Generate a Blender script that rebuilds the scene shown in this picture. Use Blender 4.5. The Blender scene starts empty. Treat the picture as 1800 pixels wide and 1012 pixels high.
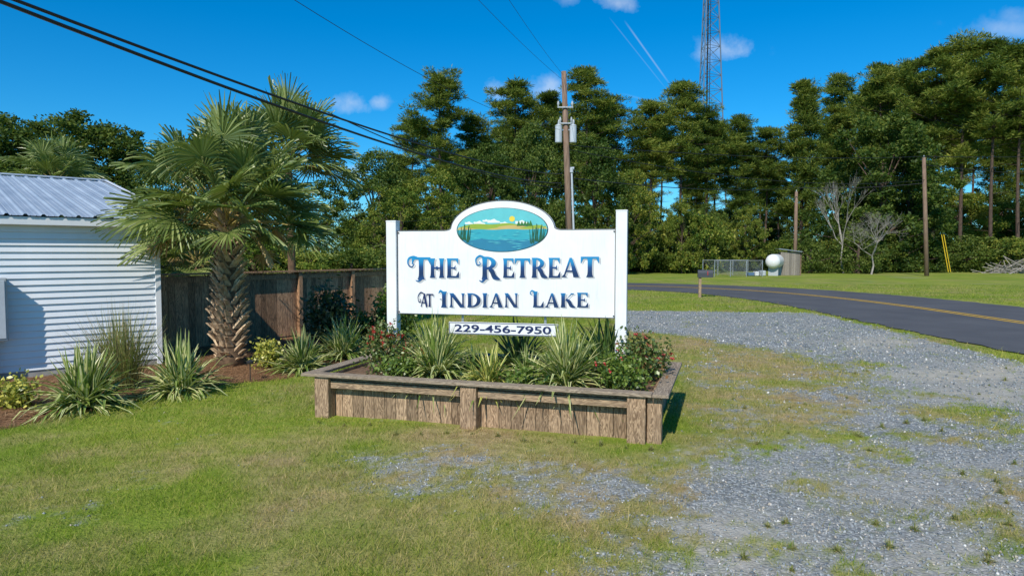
import bpy, math, random
import numpy as np
from mathutils import Vector, Matrix
SC = bpy.context.scene
COL = SC.collection
rnd = random.Random(7)
NR = np.random.default_rng(11)
R = math.radians
# ------------------------------------------------------------ camera
H = 1.95; FPX = 1200.0; PITCH = math.atan(61/1200)
cam = bpy.data.cameras.new('camera'); cam.lens = 24; cam.sensor_width = 36; cam.clip_end = 3000; cam.clip_start = .05
camo = bpy.data.objects.new('camera', cam); COL.objects.link(camo)
camo.location = (0, 0, H); camo.rotation_euler = (math.pi/2-PITCH, 0, 0); SC.camera = camo
CP, SP = math.cos(PITCH), math.sin(PITCH)
def ray(u, v):
    x = (u-900)/FPX; y = (506-v)/FPX
    return Vector((x, CP+y*SP, -SP+y*CP))
def P(u, v, Y):
    d = ray(u, v); return Vector((0, 0, H))+d*(Y/d.y)
def G(u, v, z=0.0):
    d = ray(u, v); t = (z-H)/d.z
    return Vector((0, 0, H))+d*t
def proj(x, y, z=0):
    zz = z-H
    f = y*CP-zz*SP; up = y*SP+zz*CP
    f = np.maximum(f, 0.05)
    return 900+x/f*FPX, 506-up/f*FPX
# ------------------------------------------------------------ mesh helpers
class MB:
    def __init__(s): s.v = []; s.f = []; s.m = []
    def add(s, vs, fs, mi=0):
        b = len(s.v); s.v += [tuple(p) for p in vs]
        for f in fs: s.f.append(tuple(i+b for i in f)); s.m.append(mi)
    def box(s, x0, x1, y0, y1, z0, z1, mi=0, M=None, bev=0.0):
        if bev > 0:
            b = bev; vs = []; 
            for sx in (0, 1):
                for sy in (0, 1):
                    for sz in (0, 1):
                        X = (x0, x1)[sx]; Yy = (y0, y1)[sy]; Z = (z0, z1)[sz]
                        dx = b*(1-2*sx); dy = b*(1-2*sy); dz = b*(1-2*sz)
                        vs += [(X, Yy+dy, Z+dz), (X+dx, Yy, Z+dz), (X+dx, Yy+dy, Z)]
            def i(sx, sy, sz, k): return (sx*4+sy*2+sz)*3+k
            fs = []
            for sx in (0, 1): fs.append([i(sx, 0, 0, 0), i(sx, 1, 0, 0), i(sx, 1, 1, 0), i(sx, 0, 1, 0)])
            for sy in (0, 1): fs.append([i(0, sy, 0, 1), i(1, sy, 0, 1), i(1, sy, 1, 1), i(0, sy, 1, 1)])
            for sz in (0, 1): fs.append([i(0, 0, sz, 2), i(1, 0, sz, 2), i(1, 1, sz, 2), i(0, 1, sz, 2)])
            for a in (0, 1):
                for c in (0, 1):
                    fs.append([i(a, c, 0, 0), i(a, c, 0, 1), i(a, c, 1, 1), i(a, c, 1, 0)])
                    fs.append([i(a, 0, c, 0), i(a, 0, c, 2), i(a, 1, c, 2), i(a, 1, c, 0)])
                    fs.append([i(0, a, c, 1), i(0, a, c, 2), i(1, a, c, 2), i(1, a, c, 1)])
            for sx in (0, 1):
                for sy in (0, 1):
                    for sz in (0, 1): fs.append([i(sx, sy, sz, 0), i(sx, sy, sz, 1), i(sx, sy, sz, 2)])
        else:
            vs = [(x, y, z) for x in (x0, x1) for y in (y0, y1) for z in (z0, z1)]
            fs = [(0, 1, 3, 2), (4, 6, 7, 5), (0, 4, 5, 1), (2, 3, 7, 6), (0, 2, 6, 4), (1, 5, 7, 3)]
        if M is not None: vs = [tuple(M @ Vector(p)) for p in vs]
        s.add(vs, fs, mi)
    def tube(s, pts, rs, n=8, mi=0, cap=True):
        pts = [Vector(p) for p in pts]
        if not hasattr(rs, '__len__'): rs = [rs]*len(pts)
        b = len(s.v); pr = None
        for k, p in enumerate(pts):
            t = (pts[min(k+1, len(pts)-1)]-pts[max(k-1, 0)])
            if t.length < 1e-9: t = Vector((0, 0, 1))
            t.normalize()
            a = (pr if pr is not None else (Vector((1, 0, 0)) if abs(t.x) < .8 else Vector((0, 1, 0))))
            a = (a-t*a.dot(t)).normalized(); c = t.cross(a); pr = a
            for j in range(n):
                an = 2*math.pi*j/n
                s.v.append(tuple(p+(a*math.cos(an)+c*math.sin(an))*rs[k]))
        for k in range(len(pts)-1):
            for j in range(n):
                s.f.append((b+k*n+j, b+k*n+(j+1) % n, b+(k+1)*n+(j+1) % n, b+(k+1)*n+j)); s.m.append(mi)
        if cap:
            s.f.append(tuple(b+j for j in range(n))[::-1]); s.m.append(mi)
            e = b+(len(pts)-1)*n
            s.f.append(tuple(e+j for j in range(n))); s.m.append(mi)
    def prism(s, poly, y0, y1, mi=0):
        n = len(poly)
        vs = [(x, y0, z) for x, z in poly]+[(x, y1, z) for x, z in poly]
        fs = [tuple(range(n)), tuple(range(2*n-1, n-1, -1))]+[(i, i+n, (i+1) % n+n, (i+1) % n) for i in range(n)]
        s.add(vs, fs, mi)
    def flat(s, poly, y, mi=0): s.add([(x, y, z) for x, z in poly], [tuple(range(len(poly)))], mi)
    def build(s, name, mats, parent=None, smooth=False, loc=None):
        me = bpy.data.meshes.new(name); me.from_pydata(s.v, [], s.f)
        if not isinstance(mats, (list, tuple)): mats = [mats]
        for m in mats: me.materials.append(m)
        if len(mats) > 1: me.polygons.foreach_set('material_index', s.m)
        if smooth: me.polygons.foreach_set('use_smooth', [True]*len(s.f))
        me.update()
        o = bpy.data.objects.new(name, me); COL.objects.link(o)
        if parent is not None: o.parent = parent
        if loc is not None: o.location = loc
        return o
def np_me(name, V, F, mats, mi=None, attrs=None, smooth=False):
    V = np.asarray(V, np.float32); F = np.asarray(F, np.int32); k = F.shape[1]
    me = bpy.data.meshes.new(name)
    me.vertices.add(len(V)); me.vertices.foreach_set('co', V.ravel())
    me.loops.add(F.size); me.loops.foreach_set('vertex_index', F.ravel())
    me.polygons.add(len(F)); me.polygons.foreach_set('loop_start', np.arange(0, F.size, k, dtype=np.int32))
    try: me.polygons.foreach_set('loop_total', np.full(len(F), k, np.int32))
    except Exception: pass
    if not isinstance(mats, (list, tuple)): mats = [mats]
    for m in mats: me.materials.append(m)
    if mi is not None: me.polygons.foreach_set('material_index', np.asarray(mi, np.int32))
    if smooth: me.polygons.foreach_set('use_smooth', np.ones(len(F), bool))
    if attrs:
        for a, d in attrs.items():
            at = me.attributes.new(a, 'FLOAT', 'POINT'); at.data.foreach_set('value', np.asarray(d, np.float32))
    me.update(calc_edges=True); me.validate()
    return me
def link(name, me, parent=None, loc=None):
    o = bpy.data.objects.new(name, me); COL.objects.link(o)
    if parent is not None: o.parent = parent
    if loc is not None: o.location = loc
    return o
def tag(o, label, cat, group=None, kind=None):
    o['label'] = label; o['category'] = cat
    if group: o['group'] = group
    if kind: o['kind'] = kind
    return o
def thing(name, label, cat, loc=(0, 0, 0), rz=0, group=None):
    o = bpy.data.objects.new(name, None); COL.objects.link(o); o.location = loc; o.rotation_euler = (0, 0, rz)
    o.empty_display_size = .2
    return tag(o, label, cat, group)
def struct(o, label=None, cat=None):
    o['kind'] = 'structure'
    if label: o['label'] = label
    if cat: o['category'] = cat
    return o
# ------------------------------------------------------------ materials
class NT:
    def __init__(s, name):
        s.m = bpy.data.materials.new(name); s.m.use_nodes = True; s.t = s.m.node_tree; s.t.nodes.clear()
        s.out = s.n('ShaderNodeOutputMaterial')
    def n(s, ty, **kw):
        x = s.t.nodes.new(ty)
        for k, v in kw.items(): setattr(x, k, v)
        return x
    def l(s, a, b): s.t.links.new(a, b)
    def pos(s, kind='Object', scale=(1, 1, 1)):
        tc = s.n('ShaderNodeTexCoord'); mp = s.n('ShaderNodeMapping'); mp.inputs['Scale'].default_value = scale
        s.l(tc.outputs[kind], mp.inputs['Vector']); return mp.outputs[0]
    def noise(s, vec, sc, det=4, rough=.6, dist=0):
        x = s.n('ShaderNodeTexNoise'); x.inputs['Scale'].default_value = sc; x.inputs['Detail'].default_value = det
        x.inputs['Roughness'].default_value = rough; x.inputs['Distortion'].default_value = dist
        if vec is not None: s.l(vec, x.inputs['Vector'])
        return x.outputs['Fac']
    def ramp(s, fac, stops):
        x = s.n('ShaderNodeValToRGB'); e = x.color_ramp.elements
        while len(e) < len(stops): e.new(.5)
        for i, (p, c) in enumerate(stops):
            e[i].position = p; e[i].color = (c[0], c[1], c[2], 1)
        s.l(fac, x.inputs[0]); return x.outputs[0]
    def mix(s, fac, a, b, mode='MIX'):
        x = s.n('ShaderNodeMix', data_type='RGBA', blend_type=mode)
        for sock, v in ((x.inputs[0], fac), (x.inputs[6], a), (x.inputs[7], b)):
            if isinstance(v, (int, float)): sock.default_value = v
            elif isinstance(v, (tuple, list)): sock.default_value = (v[0], v[1], v[2], 1)
            else: s.l(v, sock)
        return x.outputs[2]
    def math(s, op, a, b=0.0, clamp=False):
        x = s.n('ShaderNodeMath', operation=op, use_clamp=clamp)
        for sock, v in ((x.inputs[0], a), (x.inputs[1], b)):
            if isinstance(v, (int, float)): sock.default_value = v
            else: s.l(v, sock)
        return x.outputs[0]
    def island(s): return s.n('ShaderNodeNewGeometry').outputs['Random Per Island']
    def attr(s, nm): return s.n('ShaderNodeAttribute', attribute_name=nm).outputs['Fac']
    def bump(s, h, st=.3, dist=.01):
        x = s.n('ShaderNodeBump'); x.inputs['Strength'].default_value = st; x.inputs['Distance'].default_value = dist
        s.l(h, x.inputs['Height']); return x.outputs[0]
    def pbsdf(s, col, rough=.6, metal=0, nrm=None, spec=.5):
        x = s.n('ShaderNodeBsdfPrincipled')
        if isinstance(col, (tuple, list)): x.inputs['Base Color'].default_value = (col[0], col[1], col[2], 1)
        else: s.l(col, x.inputs['Base Color'])
        if isinstance(rough, (int, float)): x.inputs['Roughness'].default_value = rough
        else: s.l(rough, x.inputs['Roughness'])
        x.inputs['Metallic'].default_value = metal; x.inputs['Specular IOR Level'].default_value = spec
        if nrm is not None: s.l(nrm, x.inputs['Normal'])
        s.l(x.outputs[0], s.out.inputs[0]); return x
def noisy(name, c1, c2, sc=5, rough=.6, bump=.2, bdist=.01, metal=0, stretch=(1, 1, 1), island=0, spec=.4, det=5):
    t = NT(name); v = t.pos('Object', stretch); f = t.noise(v, sc, det)
    c = t.ramp(f, [(.3, c1), (.7, c2)])
    if island:
        k = t.math('ADD', t.math('MULTIPLY', t.island(), island), 1-island/2)
        cc = t.n('ShaderNodeCombineColor'); [t.l(k, cc.inputs[i]) for i in range(3)]
        c = t.mix(1.0, c, cc.outputs[0], 'MULTIPLY')
    t.pbsdf(c, rough, metal, t.bump(f, bump, bdist) if bump else None, spec); return t.m
def leafmat(name, stops, trans=.3, rough=.5, nscale=.0, gl=.06, objvar=0.0):
    t = NT(name); f = t.island()
    if nscale:
        nz = t.noise(t.n('ShaderNodeNewGeometry').outputs['Position'], nscale, 3)
        nz = t.math('MULTIPLY', t.math('SUBTRACT', nz, .5), 1.6)
        f = t.math('ADD', f, nz, True)
    if objvar:
        oi = t.n('ShaderNodeObjectInfo').outputs['Random']
        f = t.math('ADD', f, t.math('MULTIPLY', t.math('SUBTRACT', oi, .5), objvar), True)
    c = t.ramp(f, stops)
    d = t.n('ShaderNodeBsdfDiffuse'); tr = t.n('ShaderNodeBsdfTranslucent'); t.l(c, d.inputs[0])
    c2 = t.mix(.35, c, (.35, .45, .03)); t.l(c2, tr.inputs[0])
    m = t.n('ShaderNodeMixShader'); m.inputs[0].default_value = trans; t.l(d.outputs[0], m.inputs[1]); t.l(tr.outputs[0], m.inputs[2])
    g = t.n('ShaderNodeBsdfGlossy'); g.inputs['Roughness'].default_value = rough; g.inputs[0].default_value = (.9, .9, .9, 1)
    m2 = t.n('ShaderNodeMixShader'); m2.inputs[0].default_value = gl
    t.l(m.outputs[0], m2.inputs[1]); t.l(g.outputs[0], m2.inputs[2]); t.l(m2.outputs[0], t.out.inputs[0]); return t.m
def plain(name, c, rough=.5, metal=0): 
    t = NT(name); v = t.pos(); f = t.noise(v, 9, 4)
    cc = t.ramp(f, [(.3, tuple(x*.88 for x in c)), (.7, c)]); t.pbsdf(cc, rough, metal); return t.m

M = {}
def woodmat(name, st, c1=(.155, .090, .046), c2=(.50, .335, .20), isl=.65, grey=.34):
    t = NT(name); v = t.pos('Object', st)
    isr = t.island()
    va = t.n('ShaderNodeVectorMath', operation='ADD'); t.l(v, va.inputs[0])
    cx = t.n('ShaderNodeCombineXYZ'); sc = t.math('MULTIPLY', isr, 37.0); [t.l(sc, cx.inputs[i]) for i in range(3)]
    t.l(cx.outputs[0], va.inputs[1])
    f = t.noise(va.outputs[0], 9, 6, .65, .6); f2 = t.noise(va.outputs[0], 2.2, 3, .5, 1.5)
    w = t.n('ShaderNodeMath', operation='SINE'); t.l(t.math('MULTIPLY', f2, 55.0), w.inputs[0])
    rings = t.math('MULTIPLY', t.math('ADD', w.outputs[0], 1), .22)
    ff = t.math('ADD', t.math('MULTIPLY', f, .85), t.math('SUBTRACT', rings, .12), True)
    c = t.ramp(ff, [(.25, c2), (.5, tuple((a+b)/2 for a, b in zip(c1, c2))), (.75, c1)])
    gz_ = t.noise(t.pos('Object'), 1.4, 4)
    c = t.mix(t.math('MULTIPLY', gz_, grey), c, (.25, .22, .18))
    k = t.math('ADD', t.math('MULTIPLY', isr, isl), 1-isl/2)
    cc = t.n('ShaderNodeCombineColor'); [t.l(k, cc.inputs[i]) for i in range(3)]
    c = t.mix(1.0, c, cc.outputs[0], 'MULTIPLY')
    t.pbsdf(c, .8, 0, t.bump(ff, .5, .006), .2); return t.m
M['woodv'] = woodmat('weathered_wood_upright', (7, 7, .9))
M['woodh'] = woodmat('weathered_wood_level', (.9, 7, 7), (.17, .105, .06), (.50, .35, .21), .4, .4)
M['woodcap'] = woodmat('weathered_wood_cap', (.9, 7, 7), (.165, .12, .08), (.42, .33, .23), .3, .45)
M['woodside'] = woodmat('weathered_wood_side', (7, .9, 7), (.165, .12, .08), (.42, .33, .23), .3, .45)
M['fence'] = woodmat('dark_fence_wood', (6, 6, .6), (.18, .10, .055), (.52, .30, .165), .8, .12)
M['pole'] = noisy('pole_wood', (.12, .075, .05), (.30, .20, .14), 4, .85, .4, .01, stretch=(6, 6, .5))
t = NT('sign_white'); v = t.pos(); f = t.noise(v, 3, 6); f2 = t.noise(t.pos('Object', (8, 8, .8)), 4, 5)
c = t.ramp(f, [(.3, (.74, .75, .74)), (.65, (.82, .82, .82))]); c = t.mix(t.math('MULTIPLY', t.math('SUBTRACT', f2, .5, True), .9), c, (.42, .43, .38))
t.pbsdf(c, .45, 0, None, .4); M['white'] = t.m
M['siding'] = noisy('white_siding', (.68, .71, .74), (.78, .80, .82), 1.5, .45, .05, .003, stretch=(1, 1, .3))
M['trimw'] = noisy('white_trim', (.70, .72, .74), (.78, .79, .80), 4, .4, .05)
t = NT('metal_roof'); f = t.noise(t.pos('Object', (1, .3, 1)), 3, 5); c = t.ramp(f, [(.3, (.34, .40, .46)), (.7, (.50, .56, .61))])
t.pbsdf(c, .42, .3); M['roof'] = t.m
M['grey'] = plain('grey_paint', (.42, .45, .47), .4); M['can'] = plain('transformer_grey', (.50, .54, .58), .4)
M['black'] = plain('cable_black', (.012, .012, .014), .5); M['dark'] = plain('dark_metal', (.03, .03, .032), .45)
M['galv'] = plain('galvanised_steel', (.42, .44, .46), .4, .7); M['tower'] = plain('tower_steel', (.15, .20, .27), .5, .2)
M['yellow'] = plain('yellow_plastic', (.75, .5, .02), .5); M['whitep'] = plain('white_paint', (.78, .78, .76), .4)
M['blue'] = plain('blue_plastic', (.08, .16, .28), .4); M['edge'] = plain('panel_edge_line', (.07, .07, .08), .5)
t = NT('letter_blue'); tc = t.n('ShaderNodeTexCoord'); sx = t.n('ShaderNodeSeparateXYZ'); t.l(tc.outputs['Object'], sx.inputs[0])
w = t.math('SINE', t.math('ADD', t.math('MULTIPLY', sx.outputs[2], 17.0), 1.1))
c = t.ramp(t.math('ADD', t.math('MULTIPLY', w, .5), .5), [(0, (.006, .028, .10)), (.45, (.007, .06, .21)), (1, (.01, .24, .50))])
t.pbsdf(c, .4); M['letter'] = t.m
M['navy'] = plain('letter_navy', (.012, .022, .10), .4); M['shadowgrey'] = plain('letter_grey', (.50, .50, .51), .5)
for k, c in dict(p_sky=(.12, .52, .55), p_water=(.03, .36, .44), p_deep=(.02, .20, .33), p_light=(.11, .55, .58), p_hill=(.28, .40, .04), p_sand=(.55, .42, .14), p_sun=(.80, .62, .06), p_cloud=(.78, .82, .76), p_reed=(.01, .09, .04), p_tree=(.03, .16, .03), p_rim=(.02, .05, .06)).items(): M[k] = plain(k, c, .45)
# foliage
M['palm'] = leafmat('palm_leaf', [(0, (.08, .12, .025)), (.6, (.18, .24, .055)), (1, (.35, .39, .13))], .25, .42, 0, .05)
M['palmold'] = leafmat('palm_dead_leaf', [(0, (.28, .18, .07)), (1, (.52, .37, .14))], .2)
M['petiole'] = leafmat('palm_stem', [(0, (.30, .24, .07)), (1, (.48, .38, .12))], .1)
M['boot'] = noisy('palm_boot', (.22, .14, .08), (.62, .46, .29), 7, .85, .4, .01, stretch=(3, 3, 1), island=.7)
M['bootdark'] = noisy('palm_trunk_fibre', (.06, .038, .022), (.20, .125, .07), 12, .9, .5, .02)
M['pine'] = leafmat('pine_needles', [(0, (.035, .072, .014)), (.5, (.115, .17, .026)), (1, (.29, .31, .055))], .28, .5, .16, .01, .35)
M['leafd'] = leafmat('broadleaf_dark', [(0, (.024, .054, .011)), (.5, (.072, .118, .021)), (1, (.16, .20, .04))], .3, .5, .3, .01, .4)
M['leafl'] = leafmat('broadleaf_light', [(0, (.050, .10, .015)), (.5, (.15, .21, .03)), (1, (.34, .33, .06))], .32, .5, .4, .01, .4)
M['bark'] = noisy('bark', (.045, .030, .023), (.13, .088, .064), 6, .9, .4, .02, stretch=(3, 3, .6))
M['palebark'] = noisy('pale_dead_wood', (.22, .20, .17), (.38, .345, .30), 6, .9, .3)
M['strapg'] = leafmat('strap_leaf_green', [(0, (.08, .15, .025)), (.6, (.18, .27, .05)), (1, (.32, .38, .09))], .3, .4, 0, .04)
M['strapc'] = leafmat('strap_leaf_cream', [(0, (.50, .52, .18)), (1, (.78, .75, .40))], .3, .4, 0, .04)
M['strapy'] = leafmat('strap_leaf_yellow', [(0, (.60, .54, .12)), (1, (.84, .76, .24))], .28, .4, 0, .05)
M['strapd'] = leafmat('strap_leaf_dark', [(0, (.03, .07, .024)), (1, (.10, .18, .06))], .2, .4, 0, .05)
M['tan'] = leafmat('dry_grass_blade', [(0, (.20, .17, .06)), (.5, (.36, .26, .12)), (1, (.54, .45, .20))], .3)
M['shrubg'] = leafmat('shrub_leaf', [(0, (.06, .12, .02)), (1, (.22, .30, .05))], .28, .4, 0, .04)
M['shruby'] = leafmat('shrub_leaf_yellow', [(0, (.15, .22, .03)), (.5, (.42, .42, .06)), (1, (.72, .64, .15))], .28, .4, 0, .04)
M['shrubd'] = leafmat('shrub_leaf_dark', [(0, (.018, .036, .016)), (1, (.075, .11, .036))], .2)
M['rosel'] = leafmat('rose_leaf', [(0, (.05, .09, .018)), (.72, (.15, .22, .045)), (1, (.30, .12, .05))], .28)
M['petal'] = leafmat('rose_petal', [(0, (.42, .012, .02)), (1, (.68, .05, .05))], .3)
M['straw'] = leafmat('pine_straw', [(0, (.14, .07, .035)), (.6, (.34, .18, .09)), (1, (.52, .33, .18))], .1)
# ------------------------------------------------------------ value noise & masks
def vnoise(x, y, sc, seed):
    g = np.random.default_rng(seed).random((256, 256))
    X = x*sc+1000.3; Y = y*sc+1000.7; xi = np.floor(X).astype(int); yi = np.floor(Y).astype(int)
    fx = X-xi; fy = Y-yi; fx = fx*fx*(3-2*fx); fy = fy*fy*(3-2*fy)
    a = g[xi % 256, yi % 256]; b = g[(xi+1) % 256, yi % 256]; c = g[xi % 256, (yi+1) % 256]; d = g[(xi+1) % 256, (yi+1) % 256]
    return (a*(1-fx)+b*fx)*(1-fy)+(c*(1-fx)+d*fx)*fy
def fbm(x, y, sc, seed): return .5*vnoise(x, y, sc, seed)+.3*vnoise(x, y, sc*2.1, seed+1)+.2*vnoise(x, y, sc*4.3, seed+2)
GX0, GX1, GY0, GY1, GS = -14, 26, 0.5, 46, .1
gx = np.arange(GX0, GX1, GS); gy = np.arange(GY0, GY1, GS)
XX, YY = np.meshgrid(gx, gy, indexing='ij')
UU, VV = proj(XX, YY)
def inpoly(px, py, poly):
    ins = np.zeros(px.shape, bool); n = len(poly)
    for i in range(n):
        x0, y0 = poly[i]; x1, y1 = poly[(i+1) % n]
        if y0 == y1: continue
        c = ((y0 > py) != (y1 > py)) & (px < (x1-x0)*(py-y0)/(y1-y0)+x0); ins ^= c
    return ins
def blur(a, n):
    for _ in range(n):
        p = np.pad(a, 1, mode='edge'); a = (p[1:-1, 1:-1]*2+p[:-2, 1:-1]+p[2:, 1:-1]+p[1:-1, :-2]+p[1:-1, 2:])/6
    return a
grav = np.zeros(XX.shape)
grav[inpoly(UU, VV, [(1090, 545), (1230, 546), (1370, 549), (1430, 549), (1640, 598), (1800, 636), (2600, 830), (9000, 3000), (9000, 20000), (1270, 20000), (1240, 1012), (1200, 930), (1225, 860), (1290, 800), (1400, 770), (1490, 735), (1520, 700), (1500, 660), (1400, 625), (1330, 603), (1200, 588), (1090, 582)])] = .80
grav[inpoly(UU, VV, [(1090, 545), (1430, 549), (1640, 598), (1800, 636), (1800, 700), (1560, 680), (1400, 620), (1200, 588), (1090, 582)])] = .88
mixp = inpoly(UU, VV, [(600, 800), (760, 770), (900, 790), (1060, 800), (1200, 780), (1300, 800), (1240, 900), (1260, 20000), (880, 20000), (930, 980), (960, 900), (800, 890), (640, 870)])
grav[mixp & (grav < .1)] = .42
mix2 = inpoly(UU, VV, [(1350, 610), (1560, 640), (1520, 740), (1440, 770), (1400, 700)]); grav[mix2] = np.minimum(grav[mix2], .54); grav[mix2 & (grav < .5)] = .46
mix3 = inpoly(UU, VV, [(1230, 590), (1400, 625), (1440, 700), (1400, 770), (1200, 800), (1200, 700)]); grav[mix3 & (grav < .3)] = .27
for (cu, cv, ru, rv, w) in [(1680, 722, 110, 12, .2), (1560, 800, 80, 14, .3), (1700, 830, 70, 10, .3), (1780, 748, 60, 9, .25), (1400, 855, 70, 14, .3), (1480, 765, 60, 12, .3), (1700, 905, 100, 14, .35), (1780, 950, 70, 14, .35), (1500, 1000, 80, 16, .35), (1600, 690, 60, 8, .4), (1480, 905, 60, 12, .38), (1340, 770, 70, 20, .35), (1500, 640, 80, 6, .3), (1360, 960, 70, 20, .4), (1620, 765, 70, 8, .42), (1760, 870, 60, 8, .4)]:
    k = ((UU-cu)/ru)**2+((VV-cv)/rv)**2 < 1; grav[k] = w
grav = blur(grav, 8)
strawm = inpoly(UU, VV, [(-2000, 1100), (-60, 765), (40, 745), (120, 728), (210, 708), (300, 690), (390, 674), (470, 668), (560, 655), (620, 640), (700, 600), (720, 560), (600, 530), (270, 560), (260, 600), (-400, 600), (-2500, 700)]).astype(float)
strawm = blur(strawm, 2)
dry = np.full(XX.shape, .10)
dry[inpoly(UU, VV, [(1090, 580), (1330, 600), (1540, 640), (1520, 740), (1300, 800), (1180, 780), (1200, 640)])] = .55
dry[inpoly(UU, VV, [(520, 740), (800, 745), (1200, 785), (1300, 800), (1260, 20000), (330, 20000), (420, 900), (480, 800)])] = .60
dry[inpoly(UU, VV, [(1250, 800), (2600, 700), (2600, 1100), (1250, 1100)])] = .35
dirt = np.zeros(XX.shape)
for (cu, cv, ru, rv, w) in [(1190, 785, 90, 22, 1), (1280, 960, 110, 60, .8), (1700, 655, 170, 20, 1), (1740, 690, 140, 18, .9), (1640, 985, 160, 40, .7), (1560, 600, 90, 12, .8), (880, 815, 140, 14, .5), (1620, 840, 160, 30, .4)]:
    k = np.exp(-(((UU-cu)/ru)**2+((VV-cv)/rv)**2)); dirt = np.maximum(dirt, w*k)
dry = blur(dry, 10)
def samp(A, x, y):
    ix = np.clip((x-GX0)/GS, 0, len(gx)-1.001); iy = np.clip((y-GY0)/GS, 0, len(gy)-1.001)
    i = ix.astype(int); j = iy.astype(int); fx = ix-i; fy = iy-j
    i1 = np.minimum(i+1, len(gx)-1); j1 = np.minimum(j+1, len(gy)-1)
    out = (A[i, j]*(1-fx)+A[i1, j]*fx)*(1-fy)+(A[i, j1]*(1-fx)+A[i1, j1]*fx)*fy
    inside = (x > GX0) & (x < GX1-.2) & (y > GY0) & (y < GY1-.2)
    return np.where(inside, out, 0)
def sstep(a, b, x): t = np.clip((x-a)/(b-a), 0, 1); return t*t*(3-2*t)
def gravel_at(x, y):
    return sstep(.24, .78, samp(grav, x, y)+.6*(fbm(x, y, 1.3, 3)-.5)+.7*(fbm(x, y, 5, 9)-.5)+.5*(vnoise(x, y, 19, 15)-.5))
def straw_at(x, y): return sstep(.4, .6, samp(strawm, x, y)+.3*(fbm(x, y, 3, 21)-.5))
def dry_at(x, y): return np.clip(samp(dry, x, y)+1.4*(fbm(x, y, .8, 31)-.5)+.9*(fbm(x, y, 3.5, 34)-.5), 0, 1)
def gz(x, y):
    near = np.clip((40-np.hypot(x-2, y-8))/20, 0, 1)
    return -.022*near*fbm(x, y, 1.2, 51)-.004
# ------------------------------------------------------------ ground sheet
def axis(a, b, s, far):
    m = list(np.arange(a, b+s/2, s)); lo = []; hi = []; st = s; x = a
    while x > -far: st *= 1.28; x -= st; lo.append(x)
    st = s; x = m[-1]
    while x < far: st *= 1.28; x += st; hi.append(x)
    return np.array(lo[::-1]+m+hi)
ax = axis(-11, 24, .07, 900); ay = axis(2, 42, .07, 900)
AX, AY = np.meshgrid(ax, ay, indexing='ij'); x = AX.ravel(); y = AY.ravel()
V = np.stack([x, y, gz(x, y)], 1); nx, ny = len(ax), len(ay)
idx = np.arange(nx*ny).reshape(nx, ny)
F = np.stack([idx[:-1, :-1].ravel(), idx[1:, :-1].ravel(), idx[1:, 1:].ravel(), idx[:-1, 1:].ravel()], 1)
t = NT('ground'); pos = t.n('ShaderNodeNewGeometry').outputs['Position']; n1 = t.noise(pos, .35, 5); n2 = t.noise(pos, 7, 4)
green = t.ramp(t.math('ADD', t.math('MULTIPLY', n1, .6), t.math('MULTIPLY', n2, .4)), [(.3, (.11, .18, .018)), (.5, (.20, .26, .032)), (.7, (.36, .34, .07))])
dryc = t.ramp(n2, [(.3, (.23, .17, .075)), (.7, (.44, .34, .17))])
col = t.mix(t.attr('dry'), green, dryc)
vo = t.n('ShaderNodeTexVoronoi'); vo.inputs['Scale'].default_value = 42; t.l(pos, vo.inputs['Vector'])
vs = t.n('ShaderNodeSeparateColor'); t.l(vo.outputs['Color'], vs.inputs[0])
gcol = t.ramp(vs.outputs[0], [(0, (.14, .16, .17)), (.5, (.25, .275, .285)), (.85, (.38, .40, .40)), (1, (.56, .56, .53))])
gcol = t.mix(t.math('MULTIPLY', t.math('GREATER_THAN', vo.outputs['Distance'], .55), .5), gcol, (.08, .08, .078))
n3 = t.noise(pos, .9, 6)
gcol = t.mix(t.math('MULTIPLY', t.math('SUBTRACT', n3, .42, True), 2.2, True), gcol, (.36, .345, .30))
gcol = t.mix(t.attr('dirt'), gcol, t.ramp(n2, [(.3, (.36, .33, .27)), (.7, (.48, .45, .38))]))
gf = t.math('ADD', t.attr('gravel'), t.math('MULTIPLY', t.math('SUBTRACT', t.noise(pos, 16, 5, .7), .5), 1.2), True)
gf = t.math('MULTIPLY', gf, t.math('GREATER_THAN', t.attr('gravel'), .02))
col = t.mix(gf, col, gcol)
scol = t.ramp(t.noise(pos, 30, 5), [(.3, (.12, .06, .03)), (.7, (.33, .18, .09))])
col = t.mix(t.attr('straw'), col, scol)
hh = t.math('ADD', t.noise(pos, 22, 6, .7), t.math('MULTIPLY', vo.outputs['Distance'], -.6))
t.pbsdf(col, .95, 0, t.bump(hh, .55, .03), .15)
me = np_me('ground', V, F, t.m, attrs=dict(gravel=gravel_at(x, y), straw=straw_at(x, y), dry=dry_at(x, y), dirt=np.clip(samp(dirt, x, y)*1.6*fbm(x, y, 2.5, 77)*1.2, 0, 1)), smooth=True)
struct(link('ground', me), 'lawn, pine straw bed and grey gravel apron around the planter', 'ground')
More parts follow.
